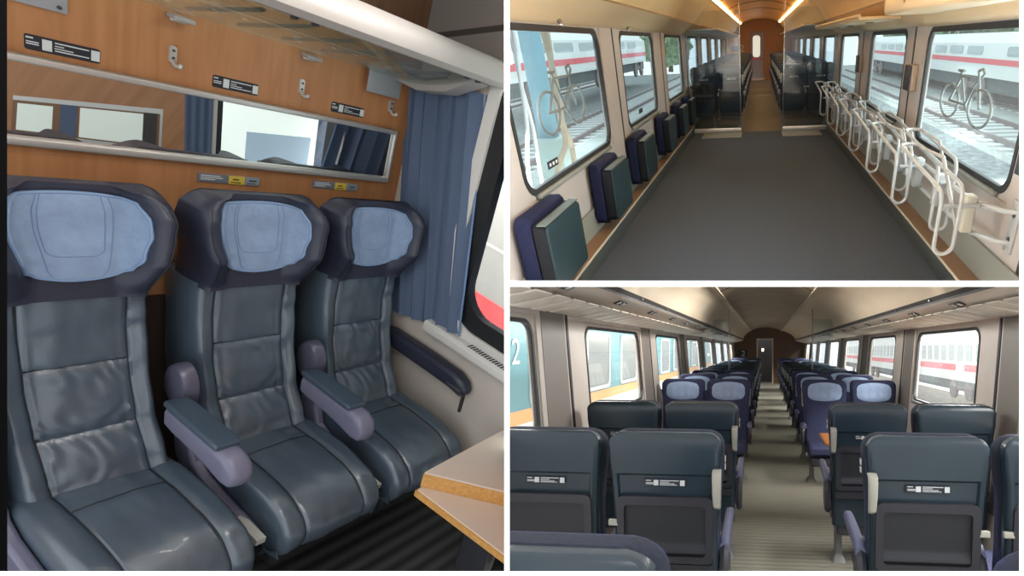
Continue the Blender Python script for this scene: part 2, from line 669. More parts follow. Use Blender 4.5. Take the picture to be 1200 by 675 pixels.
def coach_seat(name, label, group, aisle, shell_m, loc, rz, sticker=True):
    t = thing(name, label, 'seat', loc, rz, group)
    # half width and rear line of the shell over height
    prof = [(0.30, .232, .105, .0), (0.40, .234, .085, .0), (0.55, .236, .062, .0), (0.56, .236, .060, .008),
            (0.70, .238, .042, .010), (0.85, .243, .024, .012), (0.955, .249, .012, .014), (0.966, .250, .010, 0.0),
            (1.02, .256, .004, 0), (1.07, .258, .002, 0)]
    top = 1.150
    for i in range(1, 7):
        a = PI / 2 * i / 6
        rt = 0.062
        prof.append((top - rt + rt * math.sin(a), .258 - rt * (1 - math.cos(a)) * 1.0, .002 + 0.03 * (1 - math.cos(a)),
                     0))
    mb = MB()
    rings = []
    for z, w, yr, rec in prof:
        yf = yr + 0.075 if z < 1.1 else max(yr + 0.03, .077 - (z - 1.1) * 0.4)
        rings.append([(x, y, z) for x, y in seat_ring(w, yr, yf, 0.028 if z < 1.1 else 0.012, rec)])
    mb.loft(rings)
    mb.build('rear_shell', shell_m, t)
    # upholstered back, a little wider than the shell so that its rim shows
    up = MB()
    rings = []
    fp = [(0.40, .225, .13, .25), (0.50, .235, .10, .235), (0.65, .240, .085, .20), (0.80, .245, .07, .175),
          (0.92, .254, .055, .165), (1.02, .262, .05, .17), (1.08, .263, .05, .165)]
    for i in range(1, 7):
        a = PI / 2 * i / 6
        fp.append((1.08 + .073 * math.sin(a), .263 - .07 * (1 - math.cos(a)), .05 + .012 * (1 - math.cos(a)),
                   .165 - .05 * (1 - math.cos(a))))
    for z, w, y0, y1 in fp:
        rings.append([(x, y, z) for x, y in seat_ring(w, y0, y1, min(0.04, (y1 - y0) * .45))])
    up.loft(rings)
    bo = up.build('backrest', M_NAVY, t)
    bo.data.materials.append(M_RIM)
    for p_ in bo.data.polygons:
        if p_.center.y < .115 and p_.center.z > .6:
            p_.material_index = 1

    # headrest cloth: padded ellipse
    def hc(u, v):
        a, b = 2 * u - 1, 2 * v - 1
        x = a * math.sqrt(1 - b * b / 2.6)
        z = b * math.sqrt(1 - a * a / 2.6)
        rr = max(abs(a), abs(b))
        d = 0.165 + 0.022 * (1 - rr ** 4)
        return (x * 0.212, d + 0.004 * math.sin(14 * x) * (1 - rr), 1.012 + z * 0.112)

    h = MB()
    h.grid(hc, 16, 12, back=(0, -0.02, 0))
    h.build('headrest_cover', M_PALEB, t)
    # cushion
    cu = MB()
    rings = []
    for y, w, z0, z1 in ((.16, .215, .36, .44), (.24, .225, .33, .455), (.40, .228, .32, .46), (.55, .228, .325, .465),
                         (.62, .224, .34, .45), (.645, .21, .37, .425)):
        rr = rrect(w * 2, z1 - z0, min(.05, (z1 - z0) * .45), 4)
        rings.append([(x, y, (z0 + z1) / 2 + b) for x, b in rr])
    cu.loft(rings)
    cu.build('seat_cushion', M_NAVY, t)
    # pedestal
    pb = MB()
    pb.box((0, .36, .27), (.40, .46, .10), bev=.02)
    pb.build('seat_base', M_DARKPL, t)
    lg = MB()
    s = 1 if aisle >= 0 else -1
    lg.loft([[(s * .17 + a, .30 + b, z) for a, b in rrect(.05 * q, .10 * q, .012, 3)] for z, q in
             ((0.0, 1.9), (.02, 1.7), (.05, 1.0), (.24, .9))])
    lg.build('leg', mat('leg_metal', (112, 112, 110), rough=.5, metal=.3), t)
    # tray table on the back
    tr = MB()
    ax = Vector((0, 1, 0))
    tilt = 0.105

    def tp(x, z, out):
        return (x, .048 + (0.72 - z) * tilt - out, z)

    o_ = rrect(.436, .305, .03, 5)
    i_ = rrect(.370, .235, .02, 5)
    zc = .712
    tr.ring([tp(x, zc + b, .026) for x, b in o_], [tp(x, zc - 0.004 + b, .026) for x, b in i_], (0, .026, 0))
    tr.prism([tp(x, zc - .185 + b, .018) for x, b in rrect(.436, .05, .01, 3)], (0, .03, 0))
    tray = tr.build('tray_table', M_TRAY, t)
    ti = MB()

    def tin(u, v):
        x = (u - .5) * .372
        z = zc - 0.004 + (v - .5) * .237
        lip = 0.016 * math.exp(-((v - .10) / .07) ** 2)
        return tp(x, z, .008 + lip)

    ti.grid(tin, 6, 14)
    ti.build('tray_panel', M_TRAYIN, tray)
    if aisle:
        s = aisle
        gb = MB()
        gr = []
        for z, yy, w_ in ((.820, .012, .022), (.835, -.012, .030), (.90, -.030, .034), (.96, -.036, .036),
                          (.985, -.030, .036), (.995, -.008, .034)):
            gr.append([(s * .240 + a, yy + b, z) for a, b in rrect(w_ * 1.15, .030, .012, 3)])
        gb.loft(gr)
        gb.build('grab_handle', M_GRIP, t)
        plq = MB()
        for dz in (.0, .035):
            plq.box((s * .2665, .105, .985 + dz), (.004, .03, .026), bev=.001)
        plq.build('seat_number_plate', M_STICK, t)
    # armrests
    for s in ((-1, 1) if aisle else ()):
        ab = MB()
        ab.loft([[(s * .262 + a, y, z + b) for a, b in rrect(.046, h_, .018, 3)] for y, z, h_ in
                 ((.13, .60, .05), (.16, .615, .075), (.30, .63, .07), (.44, .645, .065), (.50, .65, .055),
                  (.515, .645, .03))])
        arm = ab.build('armrest', M_ARMP, t)
        hb = MB()
        hb.loft([[(s * .262 + dx, .16 + .075 * q * math.cos(a), .50 + .13 * q * math.sin(a)) for a in
                  [2 * PI * i / 16 for i in range(16)]] for dx, q in
                 ((-.02 * s, .9), (.0, 1.0), (.02 * s, .85))])
        hb.build('armrest_hub', M_DARKPL, arm)
    clip = MB()
    clip.box((-(aisle or 1) * .235, .028, .74), (.045, .016, .028), bev=.004)
    clip.build('tray_latch', M_GRIP, t)
    if sticker:
        sb = MB()
        sb.box((0.0, .0225, .925), (.19, .003, .030), bev=.001)
        stk = sb.build('info_sticker', M_STICKD, t)
        tx = MB()
        for xx, zz, ww, hh in ((-.073, .9345, .024, .0035), (-.068, .924, .034, .0028), (-.068, .919, .034, .0028),
                               (-.039, .925, .021, .024), (.022, .9345, .085, .0032), (.0, .9275, .042, .0025),
                               (.012, .921, .066, .0025), (.018, .9155, .078, .0025), (.081, .925, .021, .024)):
            tx.box((xx, .0203, zz), (ww, .0016, hh))
        tx.build('sticker_print', M_STICK, stk, smooth=False)
    return t


def place_seats(rows, xs, shell_m, prefix, car_words, grp, skip=()):
    """rows: list of (y of the rear plane or front face, facing); xs: {(side,pos): x}; every seat its own object tree"""
    protos = {}
    out = []
    for ri, (y, facing) in enumerate(rows):
        for (side, pos), x in xs.items():
            if (ri, side, pos) in skip:
                continue
            asl = 0
            if pos == 'aisle':
                asl = 1 if side == 'left' else -1
                if facing < 0:
                    asl = -asl
            key = (asl,)
            rz = 0 if facing > 0 else PI
            look = 'seen from behind' if facing > 0 else 'facing us with a pale blue headrest cloth'
            body = 'dark teal coach seat back,' if facing > 0 else 'navy coach seat facing us,'
            lab = '%s %s %s place in the %s row of the %s' % (body, side, pos, ORD[ri], car_words)
            loc = (x, y, 0)
            if key not in protos:
                o = coach_seat('coach_seat', lab, grp, asl, shell_m, loc, rz)
                protos[key] = (o, kid_map(o))
            else:
                p, km = protos[key]
                o = dup(p, loc, rz, lab, grp, km)
            out.append(o)
    return out


def tree_of(objs):
    r = []

    def rec(o):
        r.append(o)
        for c in o.children:
            rec(c)

    for o in objs:
        rec(o)
    return r


# =================================================================== LOWER CAR: open saloon
before = set(bpy.data.objects)
set_room(ROOM_B)
XL, XR, KB = 1.36, 1.60, 0.09
Y0, Y1 = 0.9, 22.4
winsL = [(1.05, 3.02, .94, 1.73)]
y = 3.84
while y < 21:
    winsL.append((y, y + 1.75, .94, 1.73))
    y += 2.56
winsR = [(1.0, 3.35, .94, 1.73)]
y = 4.08
while y < 21:
    winsR.append((y, y + 1.72, .94, 1.73))
    y += 2.58
winsL = [w for w in winsL if w[1] < 22.2]
winsR = [w for w in winsR if w[1] < 22.2]
build_wall('wall_left', -1, XL, KB, Y0, Y1, 0, 2.0, winsL, M_GREYWALL)
build_wall('wall_right', 1, XR, KB, Y0, Y1, 0, 2.0, winsR, M_GREYWALL)
for w in winsL:
    build_window(-1, XL, KB, w, M_PANEC, M_GREYWALL, r=.12, gk=.05)
for w in winsR[1:]:
    build_window(1, XR, KB, w, M_PANEC, M_GREYWALL, r=.12, gk=.05)
# pillar panels with a dark joint
TN = [0]


def post(side, X, k, y, m, wd, z0=.4, z1=1.78, out=-0.006, th=.012):
    TN[0] += 1
    mb = MB()
    a = [side_pt(side, X, k, y - wd / 2, z0, out), side_pt(side, X, k, y + wd / 2, z0, out),
         side_pt(side, X, k, y + wd / 2, z1, out), side_pt(side, X, k, y - wd / 2, z1, out)]
    mb.prism(a, (side * th, 0, 0))
    return struct(mb.build('trim_%d' % TN[0], m, smooth=False))


for i in range(len(winsL) - 1):
    a, b = winsL[i][1], winsL[i + 1][0]
    post(-1, XL, KB, a + (b - a) * .58, M_BLACK, .035)
    post(-1, XL, KB, a + (b - a) * .30, M_PILLAR, (b - a) * .45, out=-.003)
for i in range(len(winsR) - 1):
    a, b = winsR[i][1], winsR[i + 1][0]
    post(1, XR, KB, a + (b - a) * .55, M_BLACK, .035)
    post(1, XR, KB, a + (b - a) * .28, M_PILLAR, (b - a) * .42, out=-.003)
fl = MB()
fl.box((.12, (Y0 + Y1) / 2, -.02), (3.1, Y1 - Y0, .04))
M_FLB = rib_mat('floor_ribbed', (130, 127, 114), (114, 111, 100), 4.7, 'Y')
struct(fl.build('floor', M_FLB, smooth=False))
# luggage racks: rounded valance, dark slot, upper panel
profL = [(-XL - .06, 1.765), (-XL + .02, 1.775), (-1.22, 1.80), (-1.08, 1.835), (-1.0, 1.868), (-.985, 1.885)]
profR = [(XR + .06, 1.745), (XR - .02, 1.752), (1.44, 1.785), (1.32, 1.815), (1.25, 1.845), (1.235, 1.862)]
M_VAL = mat('valance', (196, 186, 172), rough=.45)
for nm, pr, s, lab in (('l', profL, -1, 'long pale luggage rack along the left wall of the saloon above the windows'),
                       ('r', profR, 1, 'long pale luggage rack along the right wall of the saloon above the windows')):
    r = thing('luggage_rack', lab, 'luggage rack', (0, 0, 0), 0, 'luggage racks of the saloon')
    extrude_profile('valance', pr, Y0, Y1, M_VAL, r)
    sx, sz = pr[-1]
    extrude_profile('slot', [(sx, sz), (sx + s * .01, sz + .02), (sx - s * .005, sz + .05)], Y0, Y1, M_SLOT, r)
    # ribbed underside shelf near the windows
    ub = MB()
    yy = 1.2
    while yy < 9:
        ub.box((s * ((XL if s < 0 else XR) - .16), yy, 1.777 + .0), (.26, .19, .012),
               rot=Matrix.Rotation(-s * .19 * -1, 3, 'Y'), bev=.005)
        yy += .24
    ub.build('underside_ribs', M_VAL, r)
    vb = MB()
    for yy in [2.55 + 1.02 * i for i in range(16)]:
        px = pr[3][0] * .42 + pr[4][0] * .58
        pz = pr[3][1] * .42 + pr[4][1] * .58 - .006
        ang = math.atan2(pr[4][1] - pr[3][1], pr[4][0] - pr[3][0])
        o = MB()
        o.box((px, yy, pz), (.055, .20, .006), rot=Matrix.Rotation(-ang, 3, 'Y'), bev=.002)
        g = o.build('reading_light', M_SLOT, r)
        o = MB()
        for dy in (-.05, .05):
            o.box((px, yy + dy, pz - .004), (.03, .035, .006), rot=Matrix.Rotation(-ang, 3, 'Y'), bev=.002)
        o.build('lamp_lens', M_STICK, g)
    hk = MB()
    for yy in [2.0 + 1.0 * i for i in range(18)]:
        hk.box((sx - s * .004, yy, sz + .028), (.012, .03, .014), bev=.003)
    hk.build('rack_studs', M_CHROME, r)
# ceiling
ce = [(-.99, 1.935), (-.97, 2.02), (-.88, 2.14), (-.74, 2.25), (-.66, 2.285)]
cr = [(1.24, 1.91), (1.2, 1.99), (1.08, 2.11), (.86, 2.23), (.66, 2.285)]
struct(extrude_profile('ceiling', ce, Y0, Y1, M_CEIL))
struct(extrude_profile('ceiling', cr, Y0, Y1, M_CEIL))
arch = [(-.66, 2.285), (-.62, 2.30), (-.45, 2.375), (-.22, 2.42), (0, 2.435), (.22, 2.42), (.45, 2.375), (.62, 2.30),
        (.66, 2.285)]
struct(extrude_profile('ceiling', arch, Y0, Y1, M_ARCH))
for x in (-.65, .65):
    TN[0] += 1
    b = MB()
    b.box((x, (Y0 + Y1) / 2, 2.283), (.07, Y1 - Y0, .02), bev=.006)
    struct(b.build('trim_%d' % TN[0], M_CEIL))
for yy in (6.9,):
    TN[0] += 1
    b = MB()
    b.tube([(p[0], yy, p[1] - .004) for p in arch], .007, 6)
    struct(b.build('trim_%d' % TN[0], M_SLOT))
# end wall with door
ew = MB()
dx0, dx1, dh = -.40, .28, 1.93
ew.box(((-1.6 + dx0) / 2, Y1 + .03, 1.2), (dx0 + 1.6, .06, 2.5))
ew.box(((1.8 + dx1) / 2, Y1 + .03, 1.2), (1.8 - dx1, .06, 2.5))
ew.box(((dx0 + dx1) / 2, Y1 + .03, (dh + 2.45) / 2), (dx1 - dx0, .06, 2.45 - dh))
struct(ew.build('wall_back', M_WOODD, smooth=False))
dr = bpy.data.objects.new('door_1', None)
COL.objects.link(dr)
dr.matrix_basis = ROOM
struct(dr)
b = MB()
for x in (dx0, dx1):
    b.box((x, Y1 - .02, dh / 2), (.05, .06, dh), bev=.01)
b.box(((dx0 + dx1) / 2, Y1 - .02, dh), (dx1 - dx0 + .05, .06, .05), bev=.01)
b.build('door_frame', M_CEIL, dr)
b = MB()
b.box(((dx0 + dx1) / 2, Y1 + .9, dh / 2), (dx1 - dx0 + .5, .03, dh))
b.build('vestibule_panel', mat('vestibule_shade', (18, 15, 13), rough=.9), dr)  # gloom of the unlit vestibule painted near black
b = MB()
b.box(((dx0 + dx1) / 2 - .1, Y1 + .87, 1.45), (.10, .02, .14), bev=.03)
b.build('door_light', M_LAMP, dr)
b = MB()
b.box(((dx0 + dx1) / 2, Y1 + .45, -.02), (dx1 - dx0 + .3, .9, .04))
b.build('threshold', M_SLOT, dr)
# glass draught screens half way along
for x, w_, lab in ((-.82, .30, 'clear glass draught screen on the left of the saloon aisle'),
                   (1.0, .36, 'clear glass draught screen on the right of the saloon aisle')):
    sc = thing('draught_screen', lab, 'glass screen', (x, 9.25, 0), 0, 'glass draught screens of the saloon')
    b = MB()
    b.box((0, 0, 1.45), (w_, .012, 1.2))
    b.build('screen_glass', M_PART, sc, smooth=False)
    b = MB()
    b.box((w_ / 2 * (1 if x < 0 else -1), 0, 1.42), (.018, .02, 1.62), bev=.004)
    b.build('edge_rail', M_CHROME, sc)
    b = MB()
    b.box((0, 0, .42), (w_, .03, .84), bev=.004)
    b.build('screen_base', M_DARKPL, sc)
# carriage class sign
sg = thing('class_sign', 'small black sign with a white figure 2 on the left end wall', 'sign', (-1.02, Y1 - .03, 1.28))
b = MB()
b.box((0, 0, 0), (.40, .012, .36), bev=.004)
b.build('sign_plate', M_STICKD, sg)
text_mesh('sign_figure', '2', .36, M_STICK, sg,
          Matrix.Translation((0.02, -.009, 0)) @ Matrix.Rotation(PI / 2, 4, 'X'))

rowsB = [(.90, 1), (2.26, 1), (3.53, 1), (6.14, -1), (7.40, -1), (8.66, -1), (9.75, 1), (11.0, 1), (12.25, 1),
         (13.5, 1), (14.75, 1), (17.0, -1), (18.25, -1), (19.5, -1)]
rowsB = [(y if f > 0 else y + .19, f) for y, f in rowsB]
xsB = {('left', 'window'): -1.01, ('left', 'aisle'): -.455, ('right', 'aisle'): .69, ('right', 'window'): 1.26}
seatsB = place_seats(rowsB, xsB, M_SHELL, 'saloon', 'open saloon', 'coach seats of the open saloon',
                     skip={(0, 'left', 'window'), (0, 'right', 'window')})
# bay table between the second and third rows on the right
tb = thing('bay_table', 'orange wooden bay table on the right behind the second row of the saloon', 'table', (.98, 4.75, 0))
b = MB()
b.box((0, 0, .70), (.95, .55, .03), bev=.012)
b.build('table_top', mat('orange_wood', (206, 136, 74), rough=.45), tb)
b = MB()
b.box((.3, 0, .34), (.06, .4, .68), bev=.01)
b.build('table_leg', M_DARKPL, tb)
tb = thing('bay_table', 'orange wooden bay table on the left behind the second row of the saloon', 'table', (-.80, 4.75, 0))
b = MB()
b.box((0, 0, .70), (.90, .55, .03), bev=.012)
b.build('table_top', MATS['orange_wood'], tb)
b = MB()
b.box((-.3, 0, .34), (.06, .4, .68), bev=.01)
b.build('table_leg', M_DARKPL, tb)

# --- outside the saloon
def ext_train(name, label, x, y0, y1, side, parts):
    """a train standing at local x, its flank towards the coach; parts: list of (name, z0, z1, material, proud)"""
    t = thing(name, label, 'train', (x, y0, 0))
    prof = None
    return t


tr = thing('passenger_train', 'teal passenger train with an orange stripe standing outside the left saloon windows', 'train',
           (-3.7, 0, -1.0))
# body flank is at local x = 0, train extends to -x
fp = [(0, .2), (0.0, 2.6), (-.03, 3.0), (-.25, 3.3), (-1.2, 3.5), (-2.6, 3.2), (-2.6, .2), (0, .2)]
b = MB()
b.prism([(x, 3.0, z) for x, z in fp[:-1]], (0, 32, 0))
b.build('body', M_TEAL, tr, smooth=False)
b = MB()
b.box((.004, 19, 1.475), (.012, 32, .21))
b.build('orange_stripe', M_ORANGE, tr, smooth=False)
b = MB()
b.box((.006, 19, .80), (.012, 32, 1.14))
b.build('lower_panel', M_ICE, tr, smooth=False)
b = MB()
b.box((.004, 19, 3.0), (.05, 32, .14), rot=None)
b.build('roof_edge', M_ICE, tr, smooth=False)
yy = 3.55
ci = 0
while yy < 30:
    o = MB()
    w_, h_ = 1.50, 1.15
    o.ring([(.0, yy + a, 2.24 + c) for a, c in rrect(w_ + .10, h_ + .10, .14)],
           [(.0, yy + a, 2.24 + c) for a, c in rrect(w_ - .04, h_ - .04, .10)], (.03, 0, 0))
    fr = o.build('window_frame', M_ICE, tr)
    o = MB()
    p = [(.012, yy + a, 2.24 + c) for a, c in rrect(w_, h_, .1)]
    o.add(p, [tuple(range(len(p)))])
    o.build('window_pane', M_TRWIN, fr, smooth=False)
    yy += 2.5
text_mesh('class_mark', '2', .55, M_ICE, tr,
          Matrix.Translation((.012, 7.28, 2.45)) @ Matrix.Rotation(PI / 2, 4, 'Z') @ Matrix.Rotation(PI / 2, 4, 'X'))


def white_train(label, x, zr, side, y0, y1, stripe, win, roof, skirt, wpitch, wlen, door=None, name='express_train',
                stripe_gaps=()):
    """white express train with red stripe; flank at local x, heights are room heights; side = direction the flank faces"""
    t = thing(name, label, 'train', (x, 0, zr))
    s = side
    L = y1 - y0
    b = MB()
    z = lambda q: q - zr
    pf = [(0, z(skirt)), (0.02 * s, z(win[0] - .1)), (0, z(win[1] + .1)), (-.10 * s, z(roof - .35)), (-.5 * s, z(roof)),
          (-2.2 * s, z(roof)), (-2.7 * s, z(roof - .4)), (-2.7 * s, z(skirt))]
    b.prism([(a, y0, c) for a, c in pf], (0, L, 0))
    b.build('body', M_ICE, t, smooth=False)
    b = MB()
    edges = [y0] + [q for g in stripe_gaps for q in g] + [y1]
    for i in range(0, len(edges), 2):
        a, c = edges[i], edges[i + 1]
        b.box((.014 * s, (a + c) / 2, z((stripe[0] + stripe[1]) / 2)), (.03, c - a, stripe[1] - stripe[0]))
    b.build('red_stripe', M_ICERED, t, smooth=False)
    b = MB()
    b.box((-1.3 * s, (y0 + y1) / 2, z(skirt - .22)), (2.2, L, .5))
    b.build('underframe', mat('underframe', (84, 96, 98), rough=.8), t, smooth=False)
    yy = y0 + .6
    k = 0
    while yy + wlen < y1:
        o = MB()
        p = [(.03 * s, yy + wlen / 2 + a, z((win[0] + win[1]) / 2) + c) for a, c in
             rrect(wlen, win[1] - win[0], .12, 3)]
        o.prism(p, (-.02 * s, 0, 0))
        o.build('window_pane', M_TRWINP, t, smooth=False)
        yy += wpitch
        k += 1
        if door and k % door == 0:
            yy += 1.6
    yy = y0 + 2.5
    while yy < y1 - 1:
        o = MB()
        for dy in (-.9, .9):
            o.tube([(-.25 * s, yy + dy, z(skirt - .42)), (-.12 * s, yy + dy, z(skirt - .42))], .42, 14)
        o.box((-.2 * s, yy, z(skirt - .35)), (.1, 2.4, .22), bev=.02)
        o.build('bogie', M_RAIL, t)
        yy += 9.0
    return t


white_train('white express train with a red stripe and many windows outside the right saloon windows', 8.4, -1.9, -1, 12, 60,
            (.56, .84), (.98, 1.70), 2.62, .12, 1.02, .62, stripe_gaps=((22.6, 23.6), (33, 34)))
gd = MB()
gd.box((8.5, 35, -1.95), (12, 70, .1))
struct(gd.build('ground', mat('ballast_warm', (168, 158, 140), rough=.95, var=.15, vscale=3), smooth=False))
tk = thing('railway_track', 'brown railway track on the ballast outside the right saloon windows', 'track', (5.2, 3, -1.9))
for dx in (-.7, .7):
    b = MB()
    b.box((dx, 28, .07), (.08, 56, .13))
    b.build('rail', M_RAIL, tk, smooth=False)
b = MB()
for i in range(90):
    b.box((0, .4 + i * .62, 0), (2.3, .24, .06))
o = b.build('sleepers', M_SLEEPER, tk, smooth=False)
gd = MB()
gd.box((-4.5, 20, -1.05), (5.8, 40, .1))
struct(gd.build('ground', M_CONC, smooth=False))

new = [o for o in bpy.data.objects if o not in before]
clip_all(new, [V_RIGHT, H_BELOW])
clip_all([o for r in seatsB[:6] for o in r.children_recursive], [E_RIGHT])

# =================================================================== UPPER CAR: bicycle compartment
before = set(bpy.data.objects)
set_room(ROOM_T)
X = 1.45
Y0, Y1 = 2.0, 26.5
PY = 10.9                                       # glass partition between bicycle bay and seats
winsL = [(3.12, 5.30, .70, 1.73)]
y = 6.02
while y < 24:
    winsL.append((y, y + 1.97, .72, 1.73))
    y += 2.88
winsR = [(3.12, 5.28, .66, 1.63)]
y = 5.95
while y < 24:
    winsR.append((y, y + 1.96, .70, 1.63))
    y += 2.86
build_wall('wall_left', -1, X, 0, Y0, Y1, 0, 2.0, winsL, M_CREAM)
build_wall('wall_right', 1, X, 0, Y0, Y1, 0, 2.0, winsR, M_CREAM)
for w in winsL:
    build_window(-1, X, 0, w, M_PANE, M_CREAM, r=.15)
for w in winsR:
    build_window(1, X, 0, w, M_PANE, M_CREAM, r=.13)
for i in range(len(winsL) - 1):
    a, b = winsL[i][1], winsL[i + 1][0]
    post(-1, X, 0, a + (b - a) * .62, M_BLACK, .03, z0=.15, z1=1.76)
for i in range(len(winsR) - 1):
    a, b = winsR[i][1], winsR[i + 1][0]
    post(1, X, 0, a + (b - a) * .55, M_BLACK, .03, z0=.15, z1=1.70)
post(1, X, 0, 2.78, M_BLACK, .04, z0=.15, z1=1.9)
fl = MB()
fl.box((0, (Y0 + PY) / 2, -.02), (2.68, PY - Y0, .04))
struct(fl.build('floor', M_CARPET, smooth=False))
fl = MB()
fl.box((0, (PY + Y1) / 2, -.02), (3.0, Y1 - PY, .04))
M_FLT = rib_mat('floor_bands', (112, 106, 98), (84, 79, 73), 16, 'Y')
struct(fl.build('floor', M_FLT, smooth=False))
# side ledges: riser, metal edge and brown top
for s in (-1, 1):
    side = 'left' if s < 0 else 'right'
    b = MB()
    b.box((s * 1.345, (Y0 + PY) / 2, .06), (.09, PY - Y0, .12), bev=.004)
    struct(b.build('baseboard_' + side, M_RISER))
    b = MB()
    b.box((s * 1.375, (Y0 + PY) / 2, .135), (.15, PY - Y0, .02), bev=.004)
    struct(b.build('baseboard_' + side, M_LEDGE))
    b = MB()
    b.box((s * 1.300, (Y0 + PY) / 2, .138), (.010, PY - Y0, .022), bev=.004)
    struct(b.build('baseboard_' + side, mat('ledge_edge', (158, 150, 136), rough=.5)))
    b = MB()
    b.box((s * (X - .012), (Y0 + PY) / 2, .25), (.02, PY - Y0, .21), bev=.003)
    struct(b.build('baseboard_' + side, M_PANELG))
# threshold strips at the partition
for x0, x1 in ((-1.1, -.35), (.42, 1.15)):
    TN[0] += 1
    b = MB()
    b.box(((x0 + x1) / 2, PY - .42, .006), (x1 - x0, .62, .012), bev=.004)
    struct(b.build('trim_%d' % TN[0], mat('threshold_grey', (118, 120, 118), rough=.7)))
# cornices and racks
M_CORN = mat('cornice', (186, 160, 124), rough=.4)
profL = [(-X - .05, 1.70), (-X, 1.715), (-1.40, 1.745), (-1.34, 1.80), (-1.22, 1.87), (-1.20, 1.90), (-1.08, 2.02),
         (-.96, 2.14), (-.86, 2.24)]
profR = [(X + .05, 1.60), (X, 1.61), (1.36, 1.645), (1.30, 1.72), (1.18, 1.82), (1.16, 1.86), (1.06, 2.0), (.94, 2.13),
         (.84, 2.24)]
M_BR = mat('cornice_seam', (110, 82, 52), rough=.5)
for pr, s in ((profL, -1), (profR, 1)):
    struct(extrude_profile('ceiling', pr[4:], Y0, Y1, M_CEILT))
    TN[0] += 1
    struct(extrude_profile('trim_%d' % TN[0], pr[:5], Y0, Y1, M_CORN))
    TN[0] += 1
    b = MB()
    b.box((pr[4][0] - s * .004, (Y0 + Y1) / 2, pr[4][1] + .012), (.016, Y1 - Y0, .02))
    struct(b.build('trim_%d' % TN[0], M_BR))
arch = [(-.86, 2.24), (-.80, 2.26), (-.6, 2.34), (-.3, 2.40), (0, 2.42), (.3, 2.40), (.6, 2.34), (.8, 2.26), (.84, 2.24)]
struct(extrude_profile('ceiling', arch, Y0, Y1, M_ARCHT))
for s, w in ((-1, 'left'), (1, 'right')):
    t = thing('ceiling_light_strip', 'long warm glowing light strip along the %s edge of the arched ceiling' % w, 'ceiling light',
              (s * .82, (Y0 + PY) / 2 + 7.2, 2.235), 0, 'warm ceiling light strips')
    b = MB()
    b.box((0, 0, 0), (.07, 24, .02), bev=.006)
    b.build('diffuser', M_LED, t)
    b = MB()
    b.box((s * .05, 0, -.005), (.03, 24, .03), bev=.006)
    b.build('light_rail', M_CORN, t)
# ceiling seams
for yy in (9, 12, 15, 18):
    TN[0] += 1
    b = MB()
    b.tube([(p[0], yy, p[1] - .004) for p in arch[1:-1]], .008, 6)
    struct(b.build('trim_%d' % TN[0], M_BR))
# luggage racks over the seats and over the bicycle rack
rk = thing('luggage_rack', 'cream luggage rack above the bicycle racks on the right wall', 'luggage rack', (1.2, 7.9, 1.70))
b = MB()
b.box((-.05, 0, 0), (.44, 4.3, .03), bev=.01)
b.build('shelf', M_CORN, rk)
b = MB()
b.tube([(-.27, -2.15, .02), (-.27, 2.15, .02)], .018, 8)
b.build('front_rail', M_CORN, rk)
b = MB()
for yy in (-1.2, .2, 1.5):
    b.box((.0, yy, -.017), (.07, .16, .008), bev=.002)
b.build('reading_light', M_SLOT, rk)
for s, w in ((-1, 'left'), (1, 'right')):
    rk = thing('luggage_rack', 'pale luggage rack beyond the glass screen above the %s rows of seats' % w, 'luggage rack',
               (s * 1.2, 18.3, 1.78), 0, 'luggage racks above the seats')
    b = MB()
    b.box((-s * .1, 0, 0), (.52, 14, .03), bev=.01)
    b.build('shelf', M_WHITEPL, rk)
    b = MB()
    b.tube([(-s * .36, -7, .01), (-s * .36, 7, .01)], .02, 8)
    b.build('front_rail', M_CORN, rk)
bx = thing('ceiling_housing', 'cream housing with two screws under the ceiling above the nearest right window', 'housing',
           (1.16, 4.0, 1.72))
b = MB()
b.box((0, 0, .03), (.42, 1.5, .13), bev=.03)
b.build('housing_body', M_CORN, bx)
b = MB()
for yy in (-.5, .1):
    b.tube([(-.214, yy, .03), (-.208, yy, .03)], .016, 10)
b.build('screw', M_BR, bx)
# end wall with glazed door
ew = MB()
dx0, dx1, dh = -.42, .22, 1.93
ew.box(((-1.7 + dx0) / 2, Y1 + .03, 1.2), (dx0 + 1.7, .06, 2.6))
ew.box(((1.7 + dx1) / 2, Y1 + .03, 1.2), (1.7 - dx1, .06, 2.6))
ew.box(((dx0 + dx1) / 2, Y1 + .03, (dh + 2.5) / 2), (dx1 - dx0, .06, 2.5 - dh))
M_ENDW = wood_mat('wood_end', (172, 116, 66), (146, 94, 50))
struct(ew.build('wall_back', M_ENDW, smooth=False))
dr = bpy.data.objects.new('door_2', None)
COL.objects.link(dr)
dr.matrix_basis = ROOM
struct(dr)
b = MB()
for x in (dx0, dx1):
    b.box((x, Y1 - .02, dh / 2), (.05, .06, dh), bev=.01)
b.box(((dx0 + dx1) / 2, Y1 - .02, dh), (dx1 - dx0 + .05, .06, .05), bev=.01)
b.build('door_frame', mat('door_frame_brown', (140, 116, 96), rough=.5), dr)
b = MB()
b.box(((dx0 + dx1) / 2, Y1 + .5, .95), (1.2, .03, 2.2))
b.build('vestibule_panel', M_ENDW, dr)
xc = (dx0 + dx1) / 2 - .06
b = MB()
b.ring([(xc + a, Y1 + .1, .98 + c) for a, c in rect_like(.62, 1.9, 5)],
       [(xc + a, Y1 + .1, 1.36 + c) for a, c in rrect(.34, .85, .12, 5)], (0, .04, 0))
b.build('door_leaf', mat('door_leaf', (150, 140, 150), rough=.5), dr, smooth=False)
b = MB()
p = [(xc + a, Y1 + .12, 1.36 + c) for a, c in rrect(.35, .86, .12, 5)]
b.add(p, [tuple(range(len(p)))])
b.build('pane', mat('door_pane_glow', (225, 226, 214), rough=.4, emit=.7), dr, smooth=False)  # daylight beyond the door put in as a glowing pane
